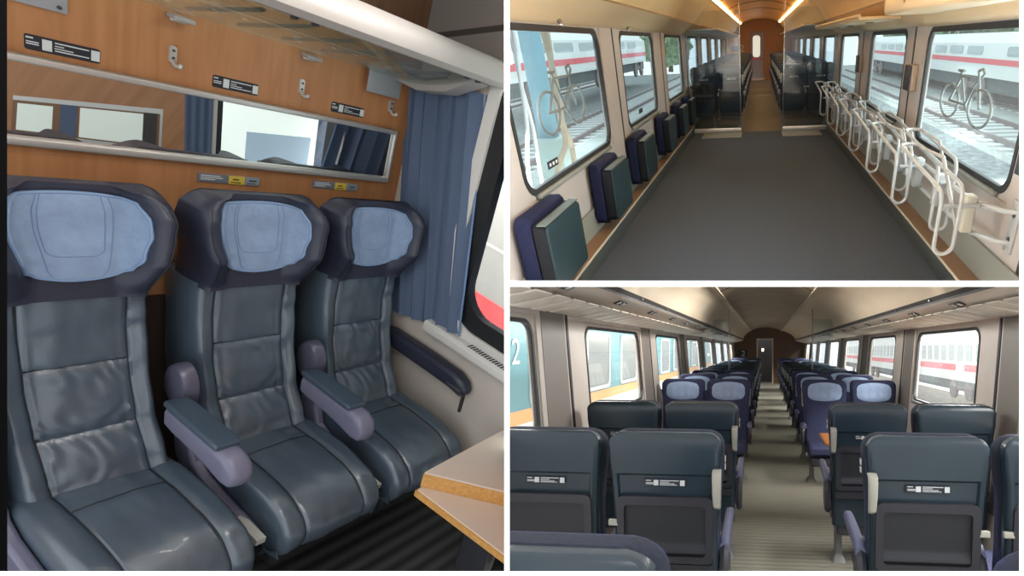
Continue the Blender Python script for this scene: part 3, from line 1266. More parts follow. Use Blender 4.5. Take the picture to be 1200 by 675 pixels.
b = MB()
b.box((xc, Y1 + .09, .86), (.5, .02, .05))
b.build('red_strip', M_ICERED, dr)
# glass partition with posts
for x0, x1, lab in ((-X, -.36, 'dark-framed glass screen left of the aisle behind the bicycle bay'),
                    (.43, X, 'dark-framed glass screen right of the aisle behind the bicycle bay')):
    sc = thing('glass_screen', lab, 'glass screen', ((x0 + x1) / 2, PY, 0), 0, 'glass screens behind the bicycle bay')
    b = MB()
    b.box((0, 0, 1.06), (x1 - x0 - .02, .012, 2.0))
    b.build('screen_glass', M_PART, sc, smooth=False)
    s = 1 if x0 < 0 else -1
    b = MB()
    b.box((s * (x1 - x0 - .03) / 2, 0, 1.1), (.016, .03, 2.18), bev=.004)
    b.build('edge_rail', M_CHROME, sc)
    b = MB()
    b.box((0, 0, .04), (x1 - x0 - .02, .04, .08), bev=.004)
    b.build('screen_foot', M_ALU, sc)
sg = thing('class_sign', 'small dark sign with a figure 2 on the end wall of the bicycle car', 'sign',
           (-1.0, Y1 - .03, 1.30))
b = MB()
b.box((-.12, 0, 0), (.30, .012, .24), bev=.004)
b.build('sign_plate', M_STICKD, sg)
text_mesh('sign_figure', '2', .40, M_STICK, sg,
          Matrix.Translation((.20, -.009, 0)) @ Matrix.Rotation(PI / 2, 4, 'X'))
rowsT = [(11.35 + 1.27 * i, 1) for i in range(8)] + [(22.2, -1), (23.5, -1)]
xsT = {('left', 'window'): -1.13, ('left', 'aisle'): -.585, ('right', 'aisle'): .655, ('right', 'window'): 1.185}
place_seats(rowsT, xsT, M_SHELLT, 'bicycle', 'bicycle car', 'coach seats beyond the bicycle bay')

# tip-up seats along the left wall
M_TIPF = mat('tip_front_green', (15, 34, 40), rough=.6, spec=.25, var=.05, vscale=10)
M_TIPB = mat('tip_navy', (12, 17, 44), rough=.8, spec=.2, var=.15, vscale=60)
M_TIPS = mat('tip_side_black', (9, 11, 18), rough=.7, spec=.2)
ys = [3.10, 4.60, 6.02, 7.72, 9.18, 10.42]
where = ['nearest the camera', 'second from the camera', 'third from the camera', 'fourth from the camera',
         'fifth from the camera', 'farthest, beside the glass screen']
proto = None
for i, yy in enumerate(ys):
    lab = 'folded navy and green tip-up seat on the left wall, %s' % where[i]
    loc = (-X + .02, yy, 0)
    if proto is None:
        t = thing('folding_chair', lab, 'folding seat', loc, 0, 'tip-up seats along the left wall')
        b = MB()
        b.loft([[(x, a, .47 + c) for a, c in rrect(w_, h_, .05, 4)] for x, w_, h_ in
                ((.005, .60, .46), (.02, .63, .49), (.085, .63, .49), (.105, .60, .46))])
        b.build('backrest', M_TIPB, t)
        b = MB()
        b.loft([[(x, a, z_ + c) for a, c in rrect(w_, h_, .045, 4)] for x, w_, h_, z_ in
                ((.105, .56, .40, .46), (.115, .60, .43, .46), (.17, .60, .43, .455), (.185, .585, .41, .455))])
        b.build('seat_cushion', M_TIPS, t)
        b = MB()
        b.loft([[(x, a, .455 + c) for a, c in rrect(w_, h_, .03, 4)] for x, w_, h_ in
                ((.183, .58, .40), (.192, .595, .42), (.205, .585, .41))])
        b.build('seat_underside', M_TIPF, t)
        b = MB()
        b.box((.168, 0, .672), (.06, .59, .012), bev=.005)
        b.build('cushion_edge', mat('tip_edge', (70, 80, 80), rough=.6), t)
        b = MB()
        for s in (-1, 1):
            b.box((.06, s * .25, .26), (.11, .05, .09), bev=.01)
        b.build('wall_bracket', M_TIPS, t)
        proto = t
        km = kid_map(t)
    else:
        dup(proto, loc, 0, lab, None, km)

# bicycle rack: wall rails carrying bent white tube loops
M_TUBE = mat('tube_white', (142, 145, 146), rough=.35)
rk = thing('bicycle_rack', 'long white tubular bicycle rack with bent loops along the right wall', 'bicycle rack', (X, 2.9, 0))
b = MB()
for z in (.66, .48):
    b.tube([(-.0, .05, z), (-.06, .08, z), (-.15, .25, z), (-.16, .45, z), (-.16, 7.6, z)], .016, 8)
b.build('wall_rail', M_TUBE, rk)
b = MB()
b.box((-.006, .06, .57), (.012, .10, .30), bev=.003)
o = b.build('wall_plate', M_TUBE, rk)
b = MB()
for z in (.50, .64):
    b.tube([(-.012, .06, z), (-.018, .06, z)], .015, 10)
b.build('plate_bolt', M_DARKPL, o)


def arc(c, u, v, r, a0, a1, n=7):
    c, u, v = Vector(c), Vector(u), Vector(v)
    return [c + u * r * math.cos(a0 + (a1 - a0) * i / n) + v * r * math.sin(a0 + (a1 - a0) * i / n) for i in range(n + 1)]


def bike_loop(x, y, lo, zt, ln):
    """a closed bent loop: narrow U hanging down at the near end, long hairpin running back along the wall"""
    w = .055
    pts = []
    # U bottom
    pts += arc((x, y, lo + w), (1, 0, 0), (0, 0, -1), w, PI, 0, 8)
    pts += [(x + w, y, zt - .08)] + arc((x + w, y + .07, zt - .07), (0, -1, 0), (0, 0, 1), .07, 0, PI / 2, 4)
    pts += arc((x + .005, y + ln, zt + .05), (1, 0, 0), (0, 1, .05), w + .012, 0, PI, 8)
    pts += arc((x - w, y + .07, zt - .10), (0, -1, 0), (0, 0, 1), .07, PI / 2, 0, 4) + [(x - w, y, zt - .12)]
    return pts


for i in range(13):
    yy = .10 + i * .56
    b = MB()
    inner = i % 2
    x = -.36 if not inner else -.22
    lo = .40 if not inner else .36
    zt = .80 if not inner else .83
    b.tube(bike_loop(x, yy, lo, zt, 1.0 if not inner else .92), .0125, 8, closed=True)
    lp = b.build('tube_loop', M_TUBE, rk)
    b = MB()
    b.tube([(x, yy + .10, .66), (-.16, yy + .10, .66)], .012, 6)
    b.tube([(x + .055, yy + .0, .56), (x + .055, yy + .42, .88), (x + .04, yy + .85, zt + .06)], .0115, 6)
    b.build('loop_brace', M_TUBE, lp)
    b = MB()
    b.box((-.20, yy + .16, .60), (.07, .10, .22), bev=.012)
    b.build('loop_clamp', M_GRIP if i == 0 else M_TUBE, lp)

# small black wall boxes between the right windows
for yy, zz, lab in ((5.52, 1.20, 'small black box on the right wall beside the nearest window'),
                    (8.40, 1.22, 'small black box on the right wall between the second and third windows'),
                    (2.86, .98, 'small black box on the right wall at the picture edge')):
    t = thing('wall_box', lab, 'wall box', (X, yy, zz), 0, None)
    b = MB()
    b.box((-.03, 0, 0), (.06, .24, .22), bev=.01)
    b.build('box_body', mat('box_cream', (150, 132, 112), rough=.5), t)
    b = MB()
    b.box((-.066, -.01, 0), (.014, .22, .21), bev=.004)
    pl = b.build('box_face', M_STICKD, t)
    b = MB()
    for k in (-.04, .03):
        b.box((-.075, -.03, k), (.004, .05, .03))
    b.build('face_marks', M_DARKPL, pl)
# hat hooks / buffers above the left windows
for yy in (4.15, 6.3):
    t = thing('curtain_stud', 'small round steel stud above the %s left window' % ('nearest' if yy < 5 else 'second'), 'stud',
              (-X + .03, yy, 1.735))
    b = MB()
    b.tube([(0, 0, 0), (.02, 0, -.015), (.035, 0, -.015)], [.012, .018, .02], 10)
    b.build('stud_head', M_CHROME, t)


def bike_pictogram(x, y0, z0, sy, sz, flip, label):
    """bicycle outline sticker on a window pane, lying in the plane x"""
    t = thing('bicycle_sticker', label, 'sticker', (x, y0, z0))
    b = MB()
    P = lambda a, c: (0, flip * a * sy, c * sz)
    r = .015

    def wheel(cx, cz):
        return [P(cx + .34 * math.cos(2 * PI * k / 28), cz + .34 * math.sin(2 * PI * k / 28)) for k in range(28)]

    w1 = MB()
    w1.tube(wheel(-.52, 0), r * .62, 6, closed=True)
    w1.build('wheel', M_BIKE, t)
    w1 = MB()
    w1.tube(wheel(.52, 0), r * .62, 6, closed=True)
    w1.build('wheel', M_BIKE, t)
    for q in ([(-.52, 0), (-.20, .52), (.34, .52), (.06, .0), (-.20, .52)], [(-.52, 0), (.06, 0)],
              [(-.24, .60), (-.20, .52)], [(-.34, .62), (-.14, .62)], [(.52, 0), (.32, .66)],
              [(.32, .66), (.44, .70), (.50, .62), (.44, .55)], [(.06, 0), (.15, -.10)]):
        b.tube([P(*p) for p in q], r * .62, 6)
    b.build('frame_outline', M_BIKE, t)
    return t


bike_pictogram(-X - .012, 4.09, 1.17, .58, .40, 1, 'grey bicycle outline sticker on the nearest left window pane')
bike_pictogram(X + .012, 4.15, 1.10, .60, .34, -1, 'grey bicycle outline sticker on the nearest right window pane')
t = thing('window_sticker', 'small dark notice sticker at the bottom of the nearest left window pane', 'sticker', (-X - .008, 3.66, .86))
b = MB()
b.box((0, 0, 0), (.006, .20, .05))
b.build('sticker_face', M_STICKD, t)
b = MB()
for k in (-.06, 0, .06):
    b.box((.004, k, 0), (.003, .03, .02))
b.build('sticker_print', M_STICK, t)
t = thing('window_sticker', 'small dark notice sticker at the bottom of the second left window pane', 'sticker', (-X - .008, 6.75, .87))
b = MB()
b.box((0, 0, 0), (.006, .20, .05))
b.build('sticker_face', M_STICKD, t)

# --- outside the bicycle car
tl = white_train('white express train with a red stripe outside the left windows of the bicycle car', -8.0, -.55, 1, 9, 40.5,
                 (1.0, 1.22), (1.47, 1.80), 2.28, .66, 3.2, 2.3)
trn = white_train('white express train with a red stripe outside the right windows of the bicycle car', 8.0, -.75, -1, 11, 48,
                  (.55, .72), (.82, 1.10), 1.50, .14, 2.1, 1.6, door=4)
gd = MB()
gd.box((-10.5, 28, -.86), (17, 52, .1))
struct(gd.build('ground', M_GRAVEL, smooth=False))
gd = MB()
gd.box((-3.4, 18, -.83), (3.4, 30, .1))
struct(gd.build('ground', M_CONC, smooth=False))
gd = MB()
gd.box((12, 30, -.86), (20, 56, .1))
struct(gd.build('ground', M_CONC, smooth=False))
gd = MB()
gd.box((3.9, 22, -.83), (2.2, 34, .1))
struct(gd.build('ground', M_GRAVEL, smooth=False))
for tx, lab in ((-9.4 + 3.4, 'railway track nearest the bicycle car outside the left windows'),
                (-12.5, 'second railway track outside the left windows of the bicycle car'),
                (6.6 - .2, 'railway track nearest the bicycle car outside the right windows'),
                (9.4, 'second railway track outside the right windows of the bicycle car')):
    tk = thing('railway_track', lab, 'track', (tx, 6, -.80))
    for dx in (-.62, .62):
        b = MB()
        b.box((dx, 21, .06), (.10, 42, .12))
        b.build('rail', M_RAIL, tk, smooth=False)
    b = MB()
    for i in range(68):
        b.box((0, .4 + i * .62, 0), (2.0, .28, .05))
    b.build('sleepers', M_SLEEPER, tk, smooth=False)
# things standing between the left windows and the trains
t = thing('platform_post', 'pale blue post with a grey box at its foot outside the nearest left window', 'post', (-2.95, 7.45, -.78))
b = MB()
M_POST = mat('post_blue', (118, 158, 174), rough=.5)
b.loft([[(a, c, z) for a, c in rrect(.24, .24, .05, 3)] for z in (0, 3.6)])
b.build('post_shaft', M_POST, t)
b = MB()
b.box((.05, -.06, 1.02), (.40, .40, .52), bev=.03)
b.build('post_box', mat('post_box', (158, 178, 176), rough=.5), t)
M_HOSE = mat('hose_cream', (186, 170, 148), rough=.6)
M_CORDW = mat('cord_white', (226, 224, 226), rough=.6)
for k, (m_, r_, pts, lab) in enumerate((
        (M_HOSE, .036, [(-2.2, 6.03, 2.3), (-2.2, 6.03, 1.79), (-2.2, 6.0, 1.43), (-2.2, 5.96, 1.02), (-2.2, 6.03, .79), (-2.2, 5.98, .61), (-2.2, 5.69, .45), (-2.2, 5.5, .2), (-2.2, 5.4, -.75)],
         'cream hose hanging outside the nearest left window, curving to the left'),
        (M_HOSE, .034, [(-2.28, 6.12, 2.3), (-2.28, 6.14, 1.79), (-2.27, 6.20, 1.44), (-2.27, 6.24, 1.04), (-2.27, 6.22, .81), (-2.27, 6.38, .56), (-2.27, 6.38, .36), (-2.27, 6.36, -.75)],
         'cream hose hanging outside the nearest left window, curving to the right'),
        (M_CORDW, .020, [(-2.1, 4.98, 2.2), (-2.1, 4.97, 1.76), (-2.1, 4.90, 1.29), (-2.1, 4.83, .95), (-2.1, 4.64, .51), (-2.1, 4.5, -.75)],
         'white cord hanging outside the nearest left window, left of the pair'),
        (M_CORDW, .018, [(-2.16, 5.05, 2.2), (-2.16, 5.04, 1.76), (-2.16, 5.04, 1.29), (-2.16, 5.10, .93), (-2.16, 5.06, .49), (-2.16, 5.0, -.75)],
         'white cord hanging outside the nearest left window, right of the pair'))):
    t = thing('drooping_hose' if k < 2 else 'drooping_line', lab, 'hose' if k < 2 else 'cord', (0, 0, 0))
    b = MB()
    P = [Vector(p) for p in pts]
    sm = []
    for i in range(len(P) - 1):
        p0, p1, p2, p3 = P[max(i - 1, 0)], P[i], P[i + 1], P[min(i + 2, len(P) - 1)]
        for q in range(6):
            f = q / 6
            sm.append(0.5 * ((2 * p1) + (p2 - p0) * f + (2 * p0 - 5 * p1 + 4 * p2 - p3) * f * f + (
                    3 * p1 - p0 - 3 * p2 + p3) * f ** 3))
    sm.append(P[-1])
    b.tube(sm, r_, 8)
    b.build('tube', m_, t)


def tree(x, y, z, r, h, label, grp, seed):
    t = thing('tree', label, 'tree', (x, y, z), 0, grp)
    b = MB()
    b.tube([(0, 0, 0), (.1, 0, h * .6)], [.25, .15], 8)
    b.build('trunk', M_BARK, t)
    bm = bmesh.new()
    bmesh.ops.create_icosphere(bm, subdivisions=4, radius=1)
    for v in bm.verts:
        d = v.co.normalized()
        q = 1 + .28 * noise.noise(d * 2.3 + Vector((seed, 0, 0))) + .16 * noise.noise(d * 7 + Vector((0, seed, 0)))
        v.co = Vector((d.x * r * q, d.y * r * q, h * .62 + d.z * h * .42 * q))
    b = MB()
    bm.verts.index_update()
    b.add([v.co.copy() for v in bm.verts], [[v.index for v in f.verts] for f in bm.faces])
    bm.free()
    b.build('crown', M_GREEN, t)
    return t


for i, yy in enumerate((23, 31, 39, 47, 55, 63)):
    tree(15 + (i % 2) * 1.5, yy, -.8, 3.2, 4.2 + (i * 37 % 5) * .25,
         'leafy green tree on the bank behind the right express train, %s along it' % ORD[i], 'trees behind the right train', i * 3.1)
for i, yy in enumerate((58, 66, 75)):
    tree(-9 - i * 2.5, yy, -.8, 2.2, 3.4, 'leafy green tree down the line outside the left windows, %s of three' % ORD[i],
         'trees down the line on the left', 11 + i)
# overhead line masts above the trains
for (x, y, lab) in ((-14.8, 32, 'grey overhead line mast above the left express train'),
                    (11.1, 35, 'grey overhead line mast above the right express train')):
    t = thing('line_mast', lab, 'mast', (x, y, -.8))
    b = MB()
    for dx in (-.25, .25):
        b.tube([(dx, 0, 0), (dx, 0, 7)], .06, 6)
    for k in range(14):
        b.tube([(-.25, 0, k * .5), (.25, 0, k * .5 + .5)], .03, 5)
    b.build('mast_lattice', M_GRIP, t)

new = [o for o in bpy.data.objects if o not in before]
clip_all(new, [V_RIGHT, H_ABOVE])

# =================================================================== LEFT: leather-seat compartment
before = set(bpy.data.objects)
set_room(ROOM_L)
RLI = ROOM_L.inverted()


def at(u, v, axis, val):
    """point of the compartment seen at a photo pixel, on the plane local[axis] = val"""
    o = RLI @ CAM
    r = (RLI.to_3x3() @ ray(u, v))
    k = (val - o[axis]) / r[axis]
    return o + r * k


XW = 2.36
WY = -.13
b = MB()
b.box((1.2, WY + .03, 1.8), (2.5, .06, 3.6))
struct(b.build('wall_back', M_WOOD, smooth=False))
build_wall('wall_right', 1, XW, 0, -2.7, WY, 0, 3.6, [(-2.17, -.67, 1.29, 3.0)], M_GREYWALL)
WIN_N[0] += 1
wr = bpy.data.objects.new('window_%d' % WIN_N[0], None)
COL.objects.link(wr)
wr.matrix_basis = ROOM
struct(wr)
yc, zc, wd, hg = -1.42, 2.145, 1.50, 1.71
P = lambda ol, out, dz=0: [(XW + out, yc + a, zc + c + dz) for a, c in ol]
M_WFR = mat('window_surround', (206, 202, 196), rough=.45)
MB().ring(P(rect_like(wd + .03, hg + .03, 8), -.02), P(rrect(wd - .12, hg - .12, .24, 8), -.02), (.05, 0, 0)).build('reveal', M_WFR, wr)
MB().ring(P(rrect(wd - .11, hg - .11, .24, 8), -.005), P(rrect(wd - .34, hg - .34, .19, 8), -.005), (.05, 0, 0)).build('gasket', M_BLACK, wr)
g = MB()
p = P(rrect(wd - .3, hg - .3, .2, 8), .03)
g.add(p, [tuple(range(len(p)))])
g.build('pane', M_PANEC, wr, smooth=False)
b = MB()
b.box((XW - .03, -1.32, 1.275), (.08, 1.36, .035), bev=.012)
b.box((XW - .05, -1.32, 1.25), (.05, 1.36, .06), bev=.012)
b.build('sill', M_WFR, wr)
b = MB()
for k in range(26):
    b.box((XW - .04, -1.0 - k * .022, 1.2935), (.04, .011, .003))
b.build('sill_vent', M_SLOT, wr)
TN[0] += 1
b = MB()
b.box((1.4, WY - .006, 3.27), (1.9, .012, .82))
struct(b.build('trim_%d' % TN[0], M_WOODD, smooth=False))  # shade above the rack put in as a sheet of darker wood
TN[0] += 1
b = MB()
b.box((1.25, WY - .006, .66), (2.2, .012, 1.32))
struct(b.build('trim_%d' % TN[0], mat('low_wall_shade', (44, 30, 21), rough=.7), smooth=False))  # shadow on the wall behind the seats painted as a dark sheet
# grey upper panel above the rack
TN[0] += 1
b = MB()
b.box((XW - .012, -1.2, 3.25), (.02, 2.4, .98))
struct(b.build('trim_%d' % TN[0], mat('upper_panel', (112, 106, 102), rough=.5), smooth=False))
TN[0] += 1
b = MB()
b.prism([(XW - .026, -.20, 2.83), (XW - .026, -.85, 3.10), (XW - .026, -.85, 3.13), (XW - .026, -.20, 2.86)], (.006, 0, 0))
struct(b.build('trim_%d' % TN[0], M_SLOT, smooth=False))
b = MB()
b.box((1.2, -1.4, -.02), (2.5, 2.9, .04))
M_FLL = rib_mat('floor_compartment', (66, 66, 68), (30, 31, 33), 3.2, 'Y')
struct(b.build('floor', M_FLL, smooth=False))
b = MB()
b.box((1.2, -.65, 3.62), (2.6, 1.2, .04))
struct(b.build('ceiling', M_CEIL, smooth=False))
# compartment door post at the far left
pr = at(8.5, 340, 1, -1.56)
t = thing('door_post', 'black door post standing at the left edge of the leather-seat compartment', 'door post', (pr.x - .062, -1.5, 0))
pa, pb_ = at(9.5, -60, 1, -1.56), at(9.5, 760, 1, -1.56)
lean = (pa.x - pb_.x) / (pa.z - pb_.z)


def post_bar(x0, x1, y0, y1, z0=.0, z1=3.55):
    q = lambda x, z: x + lean * (z - pr.z) + .062
    return [[(q(x, z) - .062 + .062, y, z) for x, y in ((x0, y0), (x1, y0), (x1, y1), (x0, y1))] for z in (z0, z1)]


b = MB()
b.loft(post_bar(-.14, -.004, -.05, .05))
b.build('post_profile', M_POSTBLK, t)
b = MB()
b.loft(post_bar(-.02, .0, -.06, -.05))
b.build('post_seal', M_POSTBLK, t)

# mirror strip
t = thing('wall_mirror', 'long horizontal mirror strip with a pale frame on the wood wall above the headrests', 'mirror', (1.40 * .957, WY, 2.132))
b = MB()
b.box((0, -.012, 0), (1.82, .016, .27))
b.build('mirror_glass', M_MIRROR, t, smooth=False)
b = MB()
for z, h_ in ((.142, .025), (-.143, .030)):
    b.box((0, -.02, z), (1.856, .035, h_), bev=.006)
b.box((.921, -.02, 0), (.015, .035, .287), bev=.004)
b.build('mirror_frame', M_ALU, t)

# coat hooks
for u, v, lab in ((201, 66, 'left of the three steel coat hooks on the wood wall'),
                  (352, 103, 'middle of the three steel coat hooks on the wood wall'),
                  (457, 126, 'right steel coat hook in the corner beside the curtain')):
    q = at(u, v, 1, WY)
    t = thing('coat_hook', lab, 'coat hook', (q.x, WY, q.z), 0, 'coat hooks on the wood wall')
    b = MB()
    b.prism([(a, -.012, c + .01) for a, c in rrect(.021, .068, .010, 4)], (0, .012, 0))
    b.build('hook_plate', M_ALU, t)
    b = MB()
    b.tube([(0, -.012, -.014), (0, -.020, -.024), (.003, -.032, -.029), (.008, -.044, -.025), (.010, -.048, -.014)], [.008, .008, .008, .008, .006], 8)
    b.build('hook_arm', M_ALU, t)
    b = MB()
    for z in (-.002, .026):
        b.tube([(0, -.0125, z), (0, -.015, z)], .005, 8)
    b.build('hook_screw', M_DARKPL, t)


def wall_label(u0, v0, u1, v1, label, kind):
    q0, q1 = at(u0, v0, 1, WY), at(u1, v1, 1, WY)
    w = q1.x - q0.x
    h_ = .050 if kind != 'display' else .042
    cx, cz = (q0.x + q1.x) / 2, (q0.z + q1.z) / 2
    if kind == 'display':
        t = thing('seat_reservation_plate', label, 'plate', (cx, WY, cz), 0, 'reservation plates under the mirror')
        b = MB()
        b.box((0, -.003, 0), (w, .006, h_), bev=.002)
        b.build('plate', mat('plate_grey', (104, 108, 118), rough=.45), t)
        b = MB()
        b.box((w * .10, -.007, 0), (w * .26, .004, h_ * .94), bev=.001)
        y_ = b.build('yellow_field', mat('plate_yellow', (206, 178, 70), rough=.45), t)
        b = MB()
        b.box((w * .08, -.0095, .004), (w * .10, .001, .006))
        b.box((w * .08, -.0095, -.010), (w * .16, .001, .004))
        b.build('print', M_STICKD, y_)
        b = MB()
        b.box((w * .36, -.007, 0), (w * .24, .004, h_ * .94), bev=.001)
        g_ = b.build('grey_field', mat('plate_light', (132, 140, 150), rough=.45), t)
        b = MB()
        b.box((w * .36, -.0095, .004), (w * .13, .001, .006))
        b.box((w * .34, -.0095, -.010), (w * .15, .001, .003))
        b.build('print', M_STICKD, g_)
        b = MB()
        for k, l in enumerate((.30, .34, .22)):
            b.box((-w * .46 + w * l / 2, -.0065, .012 - k * .009), (w * l, .001, .004))
        b.build('print', M_STICK, t)
        return t
    t = thing('info_label', label, 'label', (cx, WY, cz), 0, 'black information labels on the wood wall')
    b = MB()
    b.prism([(a, -.003, c) for a, c in rrect(w, h_, .006, 3)], (0, .003, 0))
    b.build('label_face', M_STICKD, t)
    b = MB()
    for xx, zz, ww, hh in ((-.44, .015, .09, .005), (-.405, .002, .16, .0035), (-.405, -.005, .16, .0035),
                           (-.22, .0, .125, .036), (.11, .014, .46, .004), (-.06, .004, .12, .003), (.0, -.004, .25, .003),
                           (.11, -.012, .46, .0035), (.43, .0, .12, .036)):
        b.box((xx * w, -.0036, zz), (ww * w, .0012, hh))
    b.build('label_print', M_STICK, t, smooth=False)
    return t


wall_label(28, 47, 117, 67, 'largest black information label, above the left end of the mirror', 'l')
wall_label(249, 94, 302, 106, 'black information label above the middle of the mirror', 'l')
wall_label(388, 124, 426, 133, 'small black information label above the right end of the mirror', 'l')
wall_label(231, 206, 304, 214, 'grey and yellow reservation plate above the middle leather seat', 'display')
wall_label(366, 214, 418, 221, 'grey and yellow reservation plate above the window seat', 'display')
# white clips under the rack
for u, v, lab in ((216, 19, 'left small white clip under the luggage rack glass'), (369, 65, 'right small white clip under the luggage rack glass')):
    q = at(u, v, 1, WY - .05)
    t = thing('rack_clip', lab, 'clip', (q.x, WY, q.z - .014), 0, 'white clips under the rack')
    b = MB()
    b.box((0, -.03, 0), (.065, .06, .02), bev=.006)
    b.build('clip_body', M_WHITEPL, t)
    b = MB()
    b.box((.0, -.008, -.008), (.045, .016, .026), bev=.004)
    b.build('clip_foot', M_ALU, t)
q = at(40, 1, 1, WY)
t = thing('wall_plate', 'small grey metal plate at the top left of the wood wall', 'plate', (q.x, WY, q.z + .03))
b = MB()
b.box((0, -.006, 0), (.14, .012, .09), bev=.003)
b.build('plate', mat('plate_metal', (142, 142, 148), rough=.4), t)
b = MB()
b.tube([(.05, -.012, -.028), (.05, -.016, -.028)], .006, 8)
b.build('screw', M_DARKPL, t)

# luggage rack: glass shelf rising from the wall to a deep front beam
t = thing('glass_luggage_rack', 'luggage rack with a glass shelf and a pale rounded front beam over the leather seats', 'luggage rack', (0, 0, 2.55))
b = MB()
x0, x1 = .2, 2.24


def shelf_pt(u, v):
    return (x0 + (x1 - x0) * u, WY - .02 - .54 * v, .017 + .03 * v + .145 * v * v)


b.grid(shelf_pt, 2, 10, back=(0, 0, .012))
b.build('glass_shelf', M_RACKGLASS, t)
b = MB()
bp = [(-.655, .21), (-.70, .192), (-.745, .20), (-.77, .228), (-.77, .275), (-.74, .315), (-.69, .33), (-.65, .285)]
b.prism([(x0, y, z) for y, z in bp], (2.352 - x0, 0, 0))
b.build('front_beam', M_WHITEPL, t)
for xx in (1.36, 1.43, 2.13, 2.20):
    b = MB()
    b.tube([(xx, -.712, .196), (xx, -.716, .188)], .013, 10)
    b.build('reading_spot', M_DARKPL, t)
b = MB()
b.prism([(2.19, -.15, .01), (2.19, -.33, .01), (2.19, -.52, .07), (2.19, -.70, .185), (2.19, -.66, .27), (2.19, -.44, .13), (2.19, -.15, .09)], (.09, 0, 0))
b.build('end_bracket', M_WHITEPL, t)
b = MB()
b.prism([(2.186, -.23, .065), (2.186, -.38, .072), (2.186, -.53, .135), (2.186, -.53, .15), (2.186, -.38, .09), (2.186, -.23, .08)], (-.004, 0, 0))
b.build('bracket_slot', M_SLOT, t)
b = MB()
for k in range(7):
    xx = 1.3 + k * .16
    b.tube([(xx, -.22, .045), (xx + .03, -.60, .17)], .008, 6)
b.build('shelf_rib', mat('shelf_rib', (108, 112, 108), rough=.5), t)
b = MB()
b.box((2.135, -.175, -.01), (.18, .012, .155), bev=.003)
b.build('end_tab', mat('tab_grey', (136, 140, 144), rough=.3), t)

# curtain in the window corner
t = thing('window_curtain', 'blue pleated curtain hanging in the corner between the wood wall and the window', 'curtain', (0, 0, 0))
XC = 2.322
c00, c10 = at(475, 108, 0, XC), at(567, 92, 0, XC)
c01, c11 = at(456, 384, 0, XC), at(536, 393, 0, XC)
c00.z += .02
c10.z -= .075
c01.z += .12


def curt(u, v):
    p = (c00 * (1 - u) + c10 * u) * (1 - v) + (c01 * (1 - u) + c11 * u) * v
    a = .030 * (0.45 + .55 * (1 - v) ** .7)
    ph = u * 2 * PI * 5.4 + .5 * math.sin(3 * v + 4 * u)
    w_ = math.sin(ph) + .3 * math.sin(2.3 * ph + 1)
    return (p.x + a * w_, p.y + .75 * a * math.cos(ph), p.z)


b = MB()
b.grid(curt, 120, 24)
b.build('cloth', M_CURTAIN, t)
b = MB()
b.tube([curt(1, k / 12) for k in range(13)], .006, 6)
b.build('hem', mat('curtain_hem', (104, 128, 164), rough=.8), t)

# armrest on the window wall
t = thing('elbow_rest', 'dark padded armrest fixed to the window wall below the curtain', 'armrest', (XW, 0, 0))
b = MB()
rings = []
for y, z, h_, w_ in ((-.36, 1.04, .10, .07), (-.40, 1.04, .115, .085), (-.77, 1.04, .12, .09), (-.98, 1.035, .115, .09),
                     (-1.05, 1.02, .09, .08), (-1.08, 1.005, .04, .05)):
    rings.append([(-.05 + a, y, z + c) for a, c in rrect(w_, h_, .03, 4)])
b.loft(rings)
b.build('pad', M_LEATHDK, t)
b = MB()
b.loft([[(-.05 + a, y, z + c) for a, c in rrect(.096, .05, .02, 4)] for y, z in ((-.95, 1.01), (-1.06, .995))])
b.build('pad_end', M_DARKPL, t)
TN[0] += 1
q0, q1 = at(545, 457, 0, XW - .004), at(538, 482, 0, XW - .004)
b = MB()
b.tube([q0, q1], .012, 6)
struct(b.build('trim_%d' % TN[0], M_SLOT))


# ---- leather seats
def lerp(tab, x):
    for (a, p), (c, q) in zip(tab, tab[1:]):
        if x <= c:
            f = max(0, min(1, (x - a) / (c - a)))
            f = f * f * (3 - 2 * f) * .5 + f * .5
            return p + (q - p) * f
    return tab[-1][1]


def groove(d, w):
    return math.exp(-(d / w) ** 2)


def leather_noise(x, z, s=1.0):
    return .0050 * s * noise.noise(Vector((x * 9, z * 5, 3.1))) + .0022 * s * noise.noise(Vector((x * 24, z * 11, 1.7)))


def wrinkle(x, z, zs, amp):
    """gathered folds fanning away from a seam"""
    d = z - zs
    return 1.05 * amp * math.exp(-(d / .055) ** 2) * math.sin(x * 78 + 5 * math.sin(z * 21 + x * 9) + 6 * noise.noise(Vector((x * 11, z * 6, 4)))) * (0.4 + .6 * abs(noise.noise(Vector((x * 13, z * 3, 9)))) * 2)


BW = .218


def back_front(x, z):
    y = lerp([(.68, -.65), (.80, -.585), (.95, -.50), (1.15, -.44), (1.35, -.415), (1.56, -.425)], z)
    ax = abs(x)
    bol = .030 * max(0, min(1, (ax - .11) / .08)) * (1 - .75 * max(0, min(1, (z - 1.28) / .2)))
    y -= bol
    if ax > .175:
        q = (ax - .175) / (BW - .175)
        y += .085 * q ** 2.4
    if ax < .135:
        cells = [(.68, .93), (.93, 1.20), (1.20, 1.52)]
        for a, c in cells:
            if a <= z < c:
                f = math.sin(PI * (z - a) / (c - a))
                y -= .016 * (f ** .5 if f > 0 else 0) * (1 - (ax / .135) ** 4)
        y += .012 * groove(z - 1.20, .007) + .012 * groove(z - .93, .007)
        y += wrinkle(x, z, 1.17, .0035) + wrinkle(x, z, .90, .004) + wrinkle(x, z, .73, .005) + wrinkle(x, z, 1.0, .002)
    y += .012 * groove(ax - .138, .006)
    y += leather_noise(x, z, 1.3) + (wrinkle(z * .6, x, .17, .003) if ax > .14 else 0)
    return y


HTAB = [(1.50, .208), (1.56, .206), (1.66, .224), (1.76, .252), (1.84, .262), (1.89, .252), (1.925, .224), (1.94, .19)]


